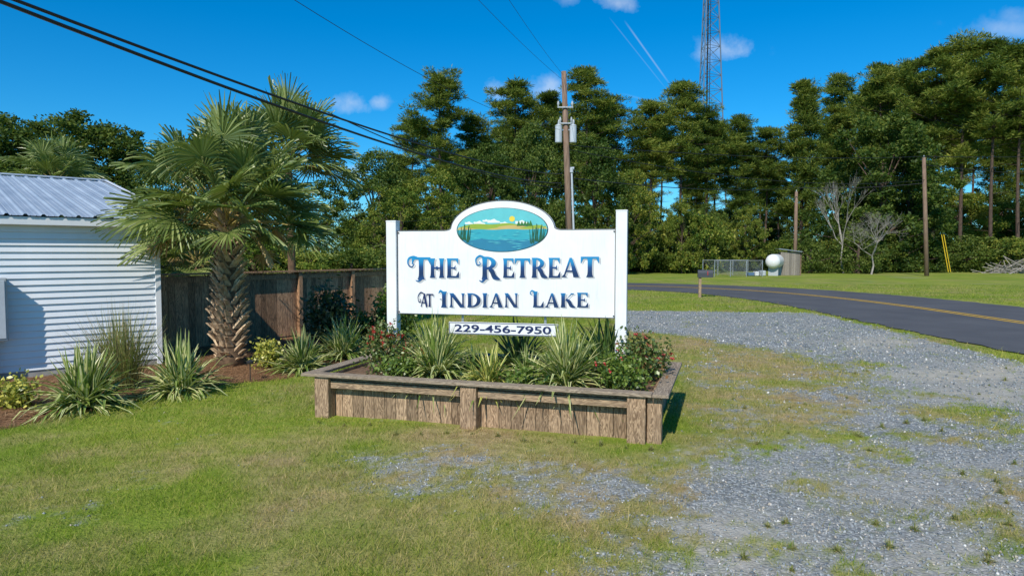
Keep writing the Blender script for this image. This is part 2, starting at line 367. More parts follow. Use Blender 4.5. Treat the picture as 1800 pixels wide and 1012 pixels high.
# ------------------------------------------------------------ road
ctrl = [(14.2, -40), (14.1, -10), (14.1, 4), (14.2, 14), (14.4, 20), (14.55, 25.5), (14.0, 31), (12.2, 36.2), (8.6, 40.0), (3, 42.3), (-6, 43.5), (-30, 45), (-80, 50), (-160, 60)]
def catmull(pts, n):
    out = []
    for i in range(len(pts)-1):
        p0 = Vector(pts[max(i-1, 0)]); p1 = Vector(pts[i]); p2 = Vector(pts[i+1]); p3 = Vector(pts[min(i+2, len(pts)-1)])
        for k in range(n):
            s = k/n; out.append(.5*((2*p1)+(p2-p0)*s+(2*p0-5*p1+4*p2-p3)*s*s+(3*p1-p0-3*p2+p3)*s**3))
    out.append(Vector(pts[-1])); return out
cl = catmull(ctrl, 24)
def strip(name, o0, o1, z, m, rag=0, parent=None):
    mb = MB(); vs = []; 
    for i, p in enumerate(cl):
        tn = (cl[min(i+1, len(cl)-1)]-cl[max(i-1, 0)]).normalized(); nn = Vector((-tn.y, tn.x))
        r0 = rag*(rnd.random()-.5); r1 = rag*(rnd.random()-.5)
        a = p+nn*(o0+r0); b = p+nn*(o1+r1); vs += [(a.x, a.y, z), (b.x, b.y, z)]
    fs = [(2*i, 2*i+1, 2*i+3, 2*i+2) for i in range(len(cl)-1)]
    mb.add(vs, fs); return mb.build(name, m, parent)
t = NT('asphalt'); pos = t.n('ShaderNodeNewGeometry').outputs['Position']; a1 = t.noise(pos, .5, 6); a2 = t.noise(pos, 60, 3)
c = t.ramp(a1, [(.3, (.058, .060, .067)), (.7, (.10, .102, .108))]); c = t.mix(t.math('MULTIPLY', a2, .4), c, (.13, .13, .132))
t.pbsdf(c, .85, 0, t.bump(a2, .3, .01), .25); M['asphalt'] = t.m
struct(strip('road', 4.3, -3.9, .006, M['asphalt'], .2), 'dark asphalt road curving away to the left', 'road')
M['line'] = noisy('yellow_road_paint', (.50, .29, .02), (.72, .44, .03), 6, .7, .1)
struct(strip('road_line', .26, .13, .012, M['line']), 'left stripe of the double yellow centre line', 'road marking')
struct(strip('road_line', -.05, -.18, .012, M['line']), 'right stripe of the double yellow centre line', 'road marking')
def roaddist(x, y):
    d = np.full(x.shape, 1e9)
    for p in cl[::3]: d = np.minimum(d, np.hypot(x-p.x, y-p.y))
    return d
# ------------------------------------------------------------ planter frame
F0 = Vector((-2.37, 8.22)); PE = Vector((3.83, -1.2)).normalized(); PN = Vector((-PE.y, PE.x)); PROT = math.atan2(PE.y, PE.x)
PL, PD = 4.02, 2.0
def in_planter(x, y, m=0.03):
    a = (x-F0.x)*PE.x+(y-F0.y)*PE.y; b = (x-F0.x)*PN.x+(y-F0.y)*PN.y
    return (a > -m) & (a < PL+m) & (b > -m) & (b < PD+m)
WC = Vector((-6.22, 12.0)); WD = Vector((.741, .672)).normalized(); WN = Vector((-WD.y, WD.x))
def in_build(x, y): return ((x-WC.x)*WN.x+(y-WC.y)*WN.y > -.02) & ((x-WC.x)*WD.x+(y-WC.y)*WD.y < .02)
# ------------------------------------------------------------ grass blades
def scatter(n, ymin, ymax, pw=1.0):
    q = NR.random(n); yy = ymin*(ymax/ymin)**(q**pw)
    xx = (NR.random(n)*2-1)*(yy*.86+.6)
    return xx, yy
def blades(n, ymin, ymax, h0, h1, w, name, label):
    x, y = scatter(n, ymin, ymax)
    g = gravel_at(x, y); s = straw_at(x, y)
    keep = (NR.random(n) > g**.8*.98) & (NR.random(n) > s*1.02) & ~in_planter(x, y) & ~in_build(x, y) & (roaddist(x, y) > 4.4)
    dens = fbm(x, y, 3.3, 61); keep &= NR.random(n) < (.35+1.2*dens)
    x = x[keep]; y = y[keep]; n = len(x); d = dry_at(x, y); g = g[keep]
    dist = np.clip(y/7, .8, 3.2)
    keep2 = NR.random(n) > d*.45; x, y, d, g, dist = x[keep2], y[keep2], d[keep2], g[keep2], dist[keep2]; n = len(x)
    tall = np.where(NR.random(n) < .07, 1.8, 1.0)
    az = NR.random(n)*2*np.pi; hgt = (h0+(h1-h0)*NR.random(n)**1.5)*(.35+1.3*fbm(x, y, 1.5, 71))*dist**.35*tall*(1-.35*g)
    ww = w*dist**.9*(.7+.6*NR.random(n)); ln = hgt*(.3+.9*NR.random(n)); la = NR.random(n)*2*np.pi
    z = gz(x, y)-.003
    b0 = np.stack([x-np.cos(az)*ww, y-np.sin(az)*ww, z], 1); b1 = np.stack([x+np.cos(az)*ww, y+np.sin(az)*ww, z], 1)
    tp = np.stack([x+np.cos(la)*ln, y+np.sin(la)*ln, z+hgt], 1)
    V = np.stack([b0, b1, tp], 1).reshape(-1, 3); F = np.arange(3*n).reshape(-1, 3)
    me = np_me(name, V, F, M['blade'], attrs=dict(dry=np.repeat(d, 3)))
    o = link(name, me); tag(o, label, 'grass', kind='stuff'); return o
t = NT('grass_blade'); geo = t.n('ShaderNodeNewGeometry'); n1 = t.noise(geo.outputs['Position'], .35, 5)
isl = geo.outputs['Random Per Island']
f = t.math('ADD', t.math('MULTIPLY', n1, .55), t.math('MULTIPLY', isl, .45))
gr = t.ramp(f, [(.25, (.12, .22, .018)), (.5, (.235, .33, .030)), (.75, (.46, .46, .085))])
dr = t.ramp(isl, [(0, (.22, .22, .045)), (.45, (.44, .34, .12)), (1, (.66, .50, .27))])
fc = t.math('ADD', t.attr('dry'), t.math('MULTIPLY', t.math('SUBTRACT', isl, .5), .5), True)
c = t.mix(fc, gr, dr)
d = t.n('ShaderNodeBsdfDiffuse'); tr = t.n('ShaderNodeBsdfTranslucent'); t.l(c, d.inputs[0]); t.l(c, tr.inputs[0])
mx = t.n('ShaderNodeMixShader'); mx.inputs[0].default_value = .38; t.l(d.outputs[0], mx.inputs[1]); t.l(tr.outputs[0], mx.inputs[2]); t.l(mx.outputs[0], t.out.inputs[0])
M['blade'] = t.m
blades(600000, 3.3, 42, .02, .065, .0028, 'grass', 'short mown lawn grass, green to straw coloured')
def stones(n, name, label):
    x, y = scatter(n, 3.4, 26, 1.0); g = gravel_at(x, y); dd = samp(dirt, x, y)
    k = (NR.random(n) < g) & ~in_planter(x, y) & (roaddist(x, y) > 4.1) & (NR.random(n) > dd*.8); x = x[k]; y = y[k]; n = len(x)
    r = (.006+.016*NR.random(n)**2.4)*np.clip(y/8, .8, 1.8)
    base = np.array([(1, 0, 0), (0, 1, 0), (-1, 0, 0), (0, -1, 0), (0, 0, 1), (0, 0, -1)], float)
    V = base[None]*r[:, None, None]*(.6+.8*NR.random((n, 6, 1)))
    V[:, :, 2] *= .65
    a = NR.random(n)*6.28; ca, sa = np.cos(a)[:, None], np.sin(a)[:, None]
    X = V[..., 0]*ca-V[..., 1]*sa*.8; Y = V[..., 0]*sa+V[..., 1]*ca*.8
    tl = NR.normal(0, .5, (n, 1)); Z = V[..., 2]+X*tl
    V = np.stack([X+x[:, None], Y+y[:, None], Z+(gz(x, y)+r*.25)[:, None]], 2).reshape(-1, 3)
    f = np.array([(0, 1, 4), (1, 2, 4), (2, 3, 4), (3, 0, 4), (1, 0, 5), (2, 1, 5), (3, 2, 5), (0, 3, 5)])
    F = (f[None]+np.arange(n)[:, None, None]*6).reshape(-1, 3)
    t = NT('gravel_stone'); c = t.ramp(t.island(), [(0, (.12, .14, .155)), (.45, (.24, .27, .285)), (.82, (.38, .40, .40)), (.95, (.44, .38, .30)), (1, (.70, .69, .65))]); t.pbsdf(c, .85, 0, None, .2)
    tag(link(name, np_me(name, V, F, t.m)), label, 'gravel', kind='stuff')
stones(130000, 'gravel', 'loose blue grey crushed stone gravel')
n = 42000; x = NR.random(n)*8-9.2; y = 7.0+NR.random(n)*8
k = (NR.random(n) < straw_at(x, y)) & ~in_build(x, y) & ~in_planter(x, y); x = x[k]; y = y[k]; n = len(x)
a = NR.random(n)*6.28; L = .05+.07*NR.random(n); w = .0028; tz = NR.random((n, 2))*.03
c, s = np.cos(a), np.sin(a); z = gz(x, y)
V = np.stack([np.stack([x-c*L-s*w, y-s*L+c*w, z+tz[:, 0]], 1), np.stack([x-c*L+s*w, y-s*L-c*w, z+tz[:, 0]], 1), np.stack([x+c*L+s*w, y+s*L-c*w, z+tz[:, 1]], 1), np.stack([x+c*L-s*w, y+s*L+c*w, z+tz[:, 1]], 1)], 1).reshape(-1, 3)
tag(link('pine_straw', np_me('pine_straw', V, np.arange(4*n).reshape(-1, 4), M['straw'])), 'reddish brown pine straw mulch in the bed by the building', 'mulch', kind='stuff')
# ------------------------------------------------------------ planter
pl = thing('planter_box', 'long weathered timber planter box with post corners under the white sign', 'planter', (F0.x, F0.y, 0), PROT)
mb = MB(); x = .02
while x < PL-.02:
    w = .138; mb.box(x, min(x+w, PL-.02), .075, .10, -.03, .455+rnd.uniform(-.004, .004), 0, None, .003); x += w+.005
mb.build('front_boards', M['woodv'], pl)
for sx in (0, 1):
    mb = MB(); y = .11
    while y < PD-.03:
        x0 = (.02 if sx == 0 else PL-.045); mb.box(x0, x0+.025, y, min(y+.138, PD-.03), -.03, .455, 0, None, .003); y += .143
    mb.build('side_boards', M['woodv'], pl)
mb = MB(); x = .02
while x < PL-.02: mb.box(x, min(x+.138, PL-.02), PD-.03, PD-.005, -.03, .455); x += .143
mb.build('back_boards', M['woodv'], pl)
for px in (.02, 1.90, 3.76):
    mb = MB(); mb.box(px, px+.19, -.085, .07, -.05, .47, 0, None, .006); mb.build('post', M['woodv'], pl)
mb = MB(); mb.box(PL-.06, PL+.09, -.03, .10, -.05, .468, 0, None, .006); mb.build('corner_post', M['woodv'], pl)
for (a, b) in ((.213, 1.897), (2.093, 3.757)):
    mb = MB(); mb.box(a, b, -.035, .073, .335, .425, 0, None, .004); mb.build('front_rail', M['woodh'], pl)
    mb = MB(); mb.box(a, b, -.005, .073, .43, .47, 0, None, .004); mb.build('upper_rail', M['woodh'], pl)
mb = MB(); mb.box(-.14, PL-.005, -.12, .04, .475, .512, 0, None, .005); mb.build('front_cap_rail', M['woodcap'], pl)
mb = MB(); mb.box(-.12, PL-.005, PD-.08, PD+.10, .475, .512, 0, None, .005); mb.build('back_cap_rail', M['woodcap'], pl)
mb = MB(); mb.box(PL+.0, PL+.165, -.12, PD+.10, .475, .512, 0, None, .005); mb.build('side_cap_rail', M['woodside'], pl)
mb = MB(); mb.box(-.13, .04, .045, PD-.085, .475, .512, 0, None, .005); mb.build('side_cap_rail', M['woodside'], pl)
mb = MB(); mb.box(.05, PL-.05, .105, PD-.035, .05, .42); so = mb.build('soil', noisy('planter_soil', (.07, .042, .025), (.26, .16, .09), 14, .95, .6, .03), pl)
def PLp(a, b, z=.42): q = F0+PE*a+PN*b; return (q.x, q.y, z)
# ------------------------------------------------------------ sign
SL = P(697, 480, 8.97); SR = P(1083, 480, 8.30)
sv = Vector((SR.x-SL.x, SR.y-SL.y)); SW = sv.length; SROT = math.atan2(sv.y, sv.x); sv.normalize(); sn = Vector((sv.y, -sv.x))
mid = Vector(((SL.x+SR.x)/2, (SL.y+SR.y)/2))
def S(u, v):
    d = ray(u, v)
    tt = (mid.x*sn.x+mid.y*sn.y)/(d.x*sn.x+d.y*sn.y); q = Vector((0, 0, H))+d*tt
    return ((q.x-mid.x)*sv.x+(q.y-mid.y)*sv.y, q.z)
sg = thing('entrance_sign', 'white carved-top sign board reading THE RETREAT AT INDIAN LAKE between two posts', 'sign', (mid.x, mid.y, 0), SROT)
xl, xr = S(699, 480)[0], S(1082, 480)[0]; ztop = 2.245; zbot = 1.155
cx, cz = S(882, 404); rx = (S(974, 404)[0]-S(790, 404)[0])/2; rz = S(882, 352)[1]-cz
def outline(ins=0.0):
    pts = [(xl+ins, zbot+ins), (xr-ins, zbot+ins), (xr-ins, ztop-ins)]
    r_x, r_z = rx-ins, rz-ins; zz = ztop-ins
    a0 = math.asin((zz+.03-cz)/r_z)
    ex = cx+r_x*math.cos(a0); pts += [(ex+.09, zz), (ex+.05, zz+.004), (ex+.02, zz+.014)]
    for k in range(33):
        a = a0+(math.pi-2*a0)*k/32; pts.append((cx+r_x*math.cos(a), cz+r_z*math.sin(a)))
    ex = cx-r_x*math.cos(a0); pts += [(ex-.02, zz+.014), (ex-.05, zz+.004), (ex-.09, zz), (xl+ins, zz)]
    return pts
mb = MB(); mb.prism(outline(), 0.0, .045); mb.build('panel', M['white'], sg)
mb = MB(); o1 = outline(.001); o2 = outline(.010)
for i in range(len(o1)):
    j = (i+1) % len(o1); mb.add([(o1[i][0], -.002, o1[i][1]), (o1[j][0], -.002, o1[j][1]), (o2[j][0], -.002, o2[j][1]), (o2[i][0], -.002, o2[i][1])], [(0, 1, 2, 3)])
mb.build('border_line', M['edge'], sg)
pw = .136
for (xa, zt) in ((xl-.003-pw, 2.375), (xr+.003, 2.47)):
    mb = MB(); mb.box(xa, xa+pw, -.045, .09, .38, zt-.018, 0, None, .004); ps = mb.build('post', M['white'], sg)
    mb = MB(); mb.box(xa-.003, xa+pw+.003, -.048, .093, zt-.018, zt, 0, None, .003)
    mb.build('post_cap', M['white'], ps)
for (bx, bz) in ((xl+.02, ztop-.03), (xr-.02, ztop-.03), (xl+.02, zbot+.03), (xr-.02, zbot+.03)):
    mb = MB(); mb.tube([(bx, 0, bz), (bx, -.01, bz)], .009, 8); mb.build('bolt', M['dark'], sg)
# ---- medallion
ox, oz = S(882, 404); orx = (S(961, 404)[0]-S(803, 404)[0])/2; orz = (S(882, 366)[1]-S(882, 442)[1])/2
med = MB(); N = 48
def ell(s=1, y=0, mi=0, dx=0): med.flat([(ox+dx+orx*s*math.cos(2*math.pi*k/N), oz+orz*s*math.sin(2*math.pi*k/N)) for k in range(N)], y, mi)
ell(1.02, -.003, 10); ell(1.0, -.005, 0)
def band(flo, fhi, y, mi, x0=-1, x1=1, n=60):
    for k in range(n):
        xa = x0+(x1-x0)*k/n; xb = x0+(x1-x0)*(k+1)/n; q = []
        for xx in (xa, xb):
            e = math.sqrt(max(0, 1-xx*xx)); lo = max(-e, flo(xx)); hi = min(e, fhi(xx))
            if hi < lo: hi = lo = max(-e, min(e, lo))
            q.append((xx, lo, hi))
        if q[0][2]-q[0][1] < 1e-4 and q[1][2]-q[1][1] < 1e-4: continue
        med.flat([(ox+orx*q[0][0], oz+orz*q[0][1]), (ox+orx*q[1][0], oz+orz*q[1][1]), (ox+orx*q[1][0], oz+orz*q[1][2]), (ox+orx*q[0][0], oz+orz*q[0][2])], y, mi)
def cloud(cx_, cz_, w, h, y=-.006):
    med.flat([(ox+orx*(cx_+w*math.cos(a)*(1+.2*math.cos(3*a))), oz+orz*(cz_+h*max(-.25, math.sin(a)*(1+.25*math.cos(5*a))))) for a in [2*math.pi*k/20 for k in range(20)]], y, 7)
cloud(-.52, .28, .13, .13); cloud(-.2, .36, .14, .13); cloud(-.36, .40, .08, .08, -.0064); cloud(.42, .3, .14, .12); cloud(.05, .28, .1, .08, -.0064); cloud(-.75, .3, .09, .09, -.0064)
med.flat([(ox+orx*(.23+.062*math.cos(a)), oz+orz*(.50+.13*math.sin(a))) for a in [2*math.pi*k/24 for k in range(24)]], -.0068, 6)
band(lambda x: -.02, lambda x: .22+.09*math.sin(3.2*x+2.2)+.05*math.sin(7*x), -.0075, 4)
band(lambda x: .0, lambda x: .12+.09*math.sin(4.1*x+.6), -.0082, 5)
band(lambda x: .03, lambda x: .13+.08*math.sin(5.3*x+3.6), -.0088, 4, -.9, .9)
band(lambda x: -.02, lambda x: .08+.05*math.sin(6*x+1), -.0094, 5)
band(lambda x: -1, lambda x: .02+.015*math.sin(9*x), -.010, 1)
band(lambda x: -1, lambda x: -.45+.03*math.sin(11*x), -.0106, 2)
for k in range(46):
    rr = random.Random(k); zz = -.08-.85*rr.random()**1.0; e = math.sqrt(max(0, 1-zz*zz))*.9; xx = rr.uniform(-e, e); w = rr.uniform(.03, .13); w = min(w, max(.01, e-abs(xx)))
    med.flat([(ox+orx*(xx-w), oz+orz*zz), (ox+orx*xx, oz+orz*(zz-.012)), (ox+orx*(xx+w), oz+orz*zz), (ox+orx*xx, oz+orz*(zz+.014))], -.0112-.00002*k, 3 if rr.random() < .6 else 2)
for (xa, xb, zb, top, n) in ((-.95, -.72, -.55, .30, 12), (.64, .92, -.62, .30, 13)):
    for k in range(n):
        rr = random.Random(k+99); xx = xa+(xb-xa)*k/(n-1); e = math.sqrt(max(0, 1-xx*xx)); z0 = max(zb+rr.uniform(-.05, .1), -e); z1 = min(e*.9, rr.uniform(-.05, top)); ln = rr.uniform(-.04, .04)
        if z1 < z0: continue
        med.flat([(ox+orx*(xx-.012), oz+orz*z0), (ox+orx*(xx+.012), oz+orz*z0), (ox+orx*(xx+.008+ln), oz+orz*z1), (ox+orx*(xx-.003+ln), oz+orz*z1)], -.0128-.0001*k, 8)
for k, xx in enumerate((.38, .45, .52, .58, .64)):
    z0 = .18; hh = .25-.03*(k % 2)
    med.flat([(ox+orx*(xx-.045), oz+orz*z0), (ox+orx*(xx+.045), oz+orz*z0), (ox+orx*xx, oz+orz*(z0+hh))], -.0126-.0001*k, 9)
med.build('landscape_medallion', [M[k] for k in ('p_sky', 'p_water', 'p_deep', 'p_light', 'p_hill', 'p_sand', 'p_sun', 'p_cloud', 'p_reed', 'p_tree', 'p_rim')], sg)['label'] = 'oval lake picture with sun, hills, water and reeds'
# ---- lettering
def stem(cx, w=.26, fl=.40, y0=0., y1=1.):
    L = []; Rr = []
    for k in range(13):
        t_ = k/12; h = w/2+(fl-w)/2*abs(2*t_-1)**5; L.append((cx-h, y0+(y1-y0)*t_)); Rr.append((cx+h, y0+(y1-y0)*t_))
    return [[L[k], Rr[k], Rr[k+1], L[k+1]] for k in range(12)]
def stroke(pts, ws, n=10):
    c = catmull(pts, n); m = len(c); out = []; e = []
    for i, p in enumerate(c):
        tn = (c[min(i+1, m-1)]-c[max(i-1, 0)]).normalized(); q = i/(m-1)*(len(ws)-1); a = int(min(q, len(ws)-2)); w = ws[a]+(ws[a+1]-ws[a])*(q-a)
        e.append(((p.x-tn.y*w/2, p.y+tn.x*w/2), (p.x+tn.y*w/2, p.y-tn.x*w/2)))
    for i in range(m-1): out.append([e[i][1], e[i+1][1], e[i+1][0], e[i][0]])
    return out
def poly(*p): return [list(p)]
def blob(x, y, r, ry=None): ry = ry or r; return [[(x+r*math.cos(2*math.pi*k/14), y+ry*math.sin(2*math.pi*k/14)) for k in range(14)]]
def glyph(ch):
    if ch == 'T': return [stem(.5, .24, .40), poly((0, .90), (1, .90), (1, 1), (0, 1)), poly((0, .66), (.16, .91), (0, .91)), poly((1, .66), (1, .91), (.84, .91))]
    if ch == 'H': return [stem(.2, .22, .36), stem(.8, .22, .36), poly((.2, .46), (.8, .46), (.8, .54), (.2, .54)), blob(.5, .5, .07, .10)]
    if ch == 'E': return [stem(.22, .29, .40), poly((.2, .91), (.95, .91), (.95, 1), (.2, 1)), poly((.95, .68), (.95, .92), (.74, .92)), poly((.3, .46), (.7, .46), (.7, .54), (.3, .54)), poly((.72, .36), (.72, .65), (.58, .5)), poly((.2, 0), (1, 0), (1, .09), (.2, .09)), poly((1, .34), (.76, .08), (1, .08))]
    if ch in 'RDP':
        by = .44 if ch != 'D' else 0.0; cy = (1+by)/2; ry = (1-by)/2; g = [stem(.2, .25, .36)]; rxo = .52 if ch != 'D' else .68; q = []; n = 16
        for k in range(n+1):
            a = math.pi/2-math.pi*k/n; q.append(((.32+rxo*math.cos(a), cy+ry*math.sin(a)), (.32+(rxo-.27)*math.cos(a), cy+(ry-.09)*math.sin(a))))
        g.append([[q[k][0], q[k+1][0], q[k+1][1], q[k][1]][::-1] for k in range(n)])
        g.append(poly((.1, .91), (.33, .91), (.33, 1), (.1, 1))); g.append(poly((.2, by), (.33, by), (.33, by+.09), (.2, by+.09)))
        if ch == 'R': g.append(stroke([(.45, .46), (.62, .34), (.76, .12), (1.06, .0)], [.14, .25, .25, .04]))
        return g
    if ch == 'A': return [poly((.46, 1), (.60, 1), (1.0, 0), (.68, 0)), poly((.46, 1), (.52, .86), (.18, 0), (.10, 0)), poly((.0, 0), (.30, 0), (.15, .14)), poly((.25, .27), (.76, .27), (.76, .35), (.25, .35))]
    if ch == 'I': return [stem(.5, .60, .98)]
    if ch == 'N': return [stem(.13, .10, .26), stem(.89, .10, .24), poly((.0, 1), (.28, 1), (.95, 0), (.70, 0))]
    if ch == 'L': return [stem(.25, .28, .42), poly((.2, 0), (.98, 0), (.98, .09), (.2, .09)), poly((.98, .4), (.72, .08), (.98, .08))]
    if ch == 'K': return [stem(.2, .25, .36), poly((.3, .42), (.36, .52), (.86, 1), (.78, 1)), poly((.70, 1), (1.0, 1), (.84, .9)), stroke([(.42, .56), (.62, .40), (.78, .12), (1.06, 0)], [.14, .25, .25, .04])]
def swash_T(): return [stroke([(.4, .95), (.1, 1.02), (-.16, .93), (-.20, .70), (-.04, .56), (.10, .66), (.02, .76)], [.05, .09, .10, .07, .05, .04, .06]), stroke([(.5, .06), (.36, -.08), (.2, -.04)], [.2, .07, .02])]
def swash_R(): return [stroke([(.2, .96), (-.08, 1.03), (-.30, .88), (-.24, .64), (-.06, .66), (-.10, .78)], [.07, .09, .08, .06, .04, .06]), stroke([(.2, .06), (.06, -.10), (-.12, -.04)], [.2, .08, .02])]
cnt = [0]
def put(LET, SHD, ch, u0, u1, vt, vb, extra=None):
    x0, zt = S(u0, vt); x1, zb = S(u1, vb); g = glyph(ch)+(extra or [])
    for gp in g:
        cnt[0] += 1; y = -.006-.00025*(cnt[0] % 14)
        for q in gp:
            pts = [(x0+(x1-x0)*a, zb+(zt-zb)*b) for a, b in q]
            LET.flat(pts, y, 0); SHD.flat([(a+.021, b-.015) for a, b in pts], y+.0045, 0)
A1, B1, A2, B2 = 454, 488, 515, 540
words = [('THE', [('T', 724, 757, 452, 491, swash_T()), ('H', 755, 782, A1, B1), ('E', 785, 807, A1, B1)]),
 ('RETREAT', [('R', 846, 877, 451, 491, swash_R()), ('E', 884, 904, A1, B1), ('T', 905, 932, A1, B1), ('R', 934, 961, A1-1, B1), ('E', 964, 985, A1-1, B1), ('A', 987, 1018, A1-1, B1-1), ('T', 1021, 1053, 451, B1-1)]),
 ('INDIAN', [('I', 775, 786, 512, 540, [stroke([(.3, .95), (-.1, 1.03), (-.35, .88)], [.16, .14, .06]), poly((.1, .48), (-.25, .5), (.1, .54))]), ('N', 790, 817, A2, B2), ('D', 821, 845, A2, B2), ('I', 848, 857, A2, B2), ('A', 860, 884, A2, B2), ('N', 887, 910, A2, B2)]),
 ('LAKE', [('L', 936, 956, 512, 540, [stroke([(.25, .95), (-.05, 1.05), (-.2, .88), (-.05, .80)], [.10, .08, .06, .04])]), ('A', 958, 982, A2, B2), ('K', 985, 1010, A2, B2), ('E', 1014, 1034, A2-1, B2)])]
for wd, ls in words:
    for a in ls:
        L1 = MB(); S1 = MB(); put(L1, S1, *a)
        L1.build('letter', M['letter'], sg)['label'] = 'ornate blue letter '+a[0]+' in the word '+wd
        S1.build('letter_shadow', M['shadowgrey'], sg)['label'] = 'grey drop shadow of the letter '+a[0]+' in '+wd
AT = MB(); SHD = MB(); cnt[0] = 0
def thin(pts, ws, u0, u1, vt, vb):
    x0, zt = S(u0, vt); x1, zb = S(u1, vb); cnt[0] += 1
    for q in stroke(pts, ws): 
        pp = [(x0+(x1-x0)*a, zb+(zt-zb)*b) for a, b in q]; AT.flat(pp, -.006-.0003*cnt[0]); SHD.flat([(a+.014, b-.012) for a, b in pp], -.0015-.0002*cnt[0])
at = (740, 750, 516, 539)
thin([(.0, 0), (.35, .5), (.6, 1.0)], [.12, .12, .16], *at); thin([(.6, 1.0), (.8, .5), (1.05, 0)], [.3, .34, .3], *at); thin([(.1, .32), (.85, .32)], [.08, .08], *at)
thin([(.6, .98), (.0, 1.1), (-.5, .8), (-.4, .4), (-.05, .4), (-.15, .62)], [.08, .1, .1, .1, .08, .1], *at)
tt_ = (750, 761, 516, 539); thin([(.5, 1), (.5, .5), (.5, 0)], [.32, .24, .32], *tt_); thin([(0, .95), (1.1, .95)], [.09, .09], *tt_); thin([(.03, .95), (.0, .75)], [.1, .02], *tt_); thin([(1.06, .95), (1.08, .75)], [.1, .02], *tt_)
AT.build('small_lettering', M['navy'], sg)['label'] = 'small thin swash lettering AT'
SHD.build('lettering_shadow', M['shadowgrey'], sg)['label'] = 'grey drop shadow of the word AT'
# phone board
px0, pz1 = S(789, 565); px1, pz0 = S(981, 592)
pb = thing('phone_number_board', 'small white board with the phone number 229-456-7950 below the main panel', 'sign', (mid.x, mid.y, 0), SROT)
mb = MB(); mb.box(px0, px1, .0, .022, pz0, pz1, 0, None, .002); mb.build('board', M['white'], pb)
mb = MB(); e = .006; w = .008
mb.box(px0+e, px1-e, -.003, -.001, pz1-e-w, pz1-e); mb.box(px0+e, px1-e, -.003, -.001, pz0+e, pz0+e+w); mb.box(px0+e, px0+e+w, -.003, -.001, pz0+e+w, pz1-e-w); mb.box(px1-e-w, px1-e, -.003, -.001, pz0+e+w, pz1-e-w)
mb.build('border', M['navy'], pb)
for f_ in (.12, .88):
    xx = px0+(px1-px0)*f_; mb = MB(); mb.box(xx-.015, xx+.015, .047, .055, pz0+.02, zbot+.1); mb.box(xx-.015, xx+.015, .0235, .0465, pz0+.03, pz0+.1); mb.build('hanger_strap', M['galv'], pb)
cu = bpy.data.curves.new('phone_text', 'FONT'); cu.body = '229-456-7950'; cu.size = 1; cu.extrude = 0; cu.offset = .02; cu.align_x = 'LEFT'
to = bpy.data.objects.new('tmp', cu); COL.objects.link(to); bpy.context.view_layer.update()
tm = bpy.data.meshes.new_from_object(to.evaluated_get(bpy.context.evaluated_depsgraph_get())); bpy.data.objects.remove(to)
co = np.empty(len(tm.vertices)*3); tm.vertices.foreach_get('co', co); co = co.reshape(-1, 3); mn, mxx = co.min(0), co.max(0)
ta, tb_ = S(799, 569.5); tc_, td = S(969, 587.5)
nc = np.stack([ta+(co[:, 0]-mn[0])/(mxx[0]-mn[0])*(tc_-ta), np.full(len(co), -.0045), td+(co[:, 1]-mn[1])/(mxx[1]-mn[1])*(tb_-td)], 1)
tm.vertices.foreach_set('co', nc.ravel()); tm.materials.clear(); tm.materials.append(M['navy']); tm.update(); link('phone_number_lettering', tm, pb)
# ------------------------------------------------------------ white building
bd = thing('white_building', 'white lap sided shed building with pale ribbed metal roof at left', 'building', (WC.x, WC.y, 0), math.atan2(WD.y, WD.x))
BL, BDp, EZ = 9.0, 11.0, 2.52
mb = MB(); z = .10; st = .104
while z < EZ-.13:
    mb.add([(-BL, -.030, z), (0, -.030, z), (0, -.002, z+st), (-BL, -.002, z+st), (-BL, .0, z-.006), (0, .0, z-.006)], [(0, 1, 2, 3), (0, 4, 5, 1)])
    z += st
mb.build('front_wall', M['siding'], bd)
mb = MB(); mb.box(-BL, -.002, .002, BDp, .0, EZ-.06); 
mb.add([(0, 0, EZ-.06), (0, BDp, EZ-.06), (0, BDp/2, EZ+1.0)], [(0, 1, 2)]); mb.build('wall', M['siding'], bd)
mb = MB(); mb.box(-BL, .0, -.012, .0, -.02, .09); mb.build('foundation', noisy('concrete', (.25, .24, .22), (.38, .37, .34), 6, .9), bd)
mb = MB(); mb.box(-.06, .03, -.042, .05, .0, EZ-.07, 0, None, .004); mb.build('corner_trim', M['trimw'], bd)
OV = .14; RX = .36
mb = MB(); mb.box(-BL, RX-.04, -OV-.03, -OV, EZ-.13, EZ-.005, 0, None, .004); mb.build('fascia', M['trimw'], bd)
mb = MB(); mb.box(-BL, RX-.04, -OV+.002, -.02, EZ-.13, EZ-.115); mb.build('soffit', M['trimw'], bd)
ridge = 5.5; rise = 1.12; ey = -OV-.06
def rz_(yy): return EZ+.01+rise*(yy-ey)/(ridge-ey)
mb = MB(); xs = []; x = -BL
while x < RX+.02:
    for dx, dz in ((0, 0), (.022, .028), (.052, .028), (.074, 0)): xs.append((x+dx, dz))
    for q in (.1, .18): xs.append((x+q-.01, 0)); xs.append((x+q, .007)); xs.append((x+q+.01, 0))
    x += .235
xs = sorted(xs)
vs = []
for (xx, dz) in xs: vs += [(xx, ey, rz_(ey)+dz), (xx, ridge, rz_(ridge)+dz), (xx, 2*ridge-ey, rz_(ey)+dz)]
n = len(xs); fs = []
for i in range(n-1): fs += [(3*i, 3*i+3, 3*i+4, 3*i+1), (3*i+1, 3*i+4, 3*i+5, 3*i+2)]
mb.add(vs, fs); mb.build('roof', M['roof'], bd)
mb = MB(); e = xs[-1][0]
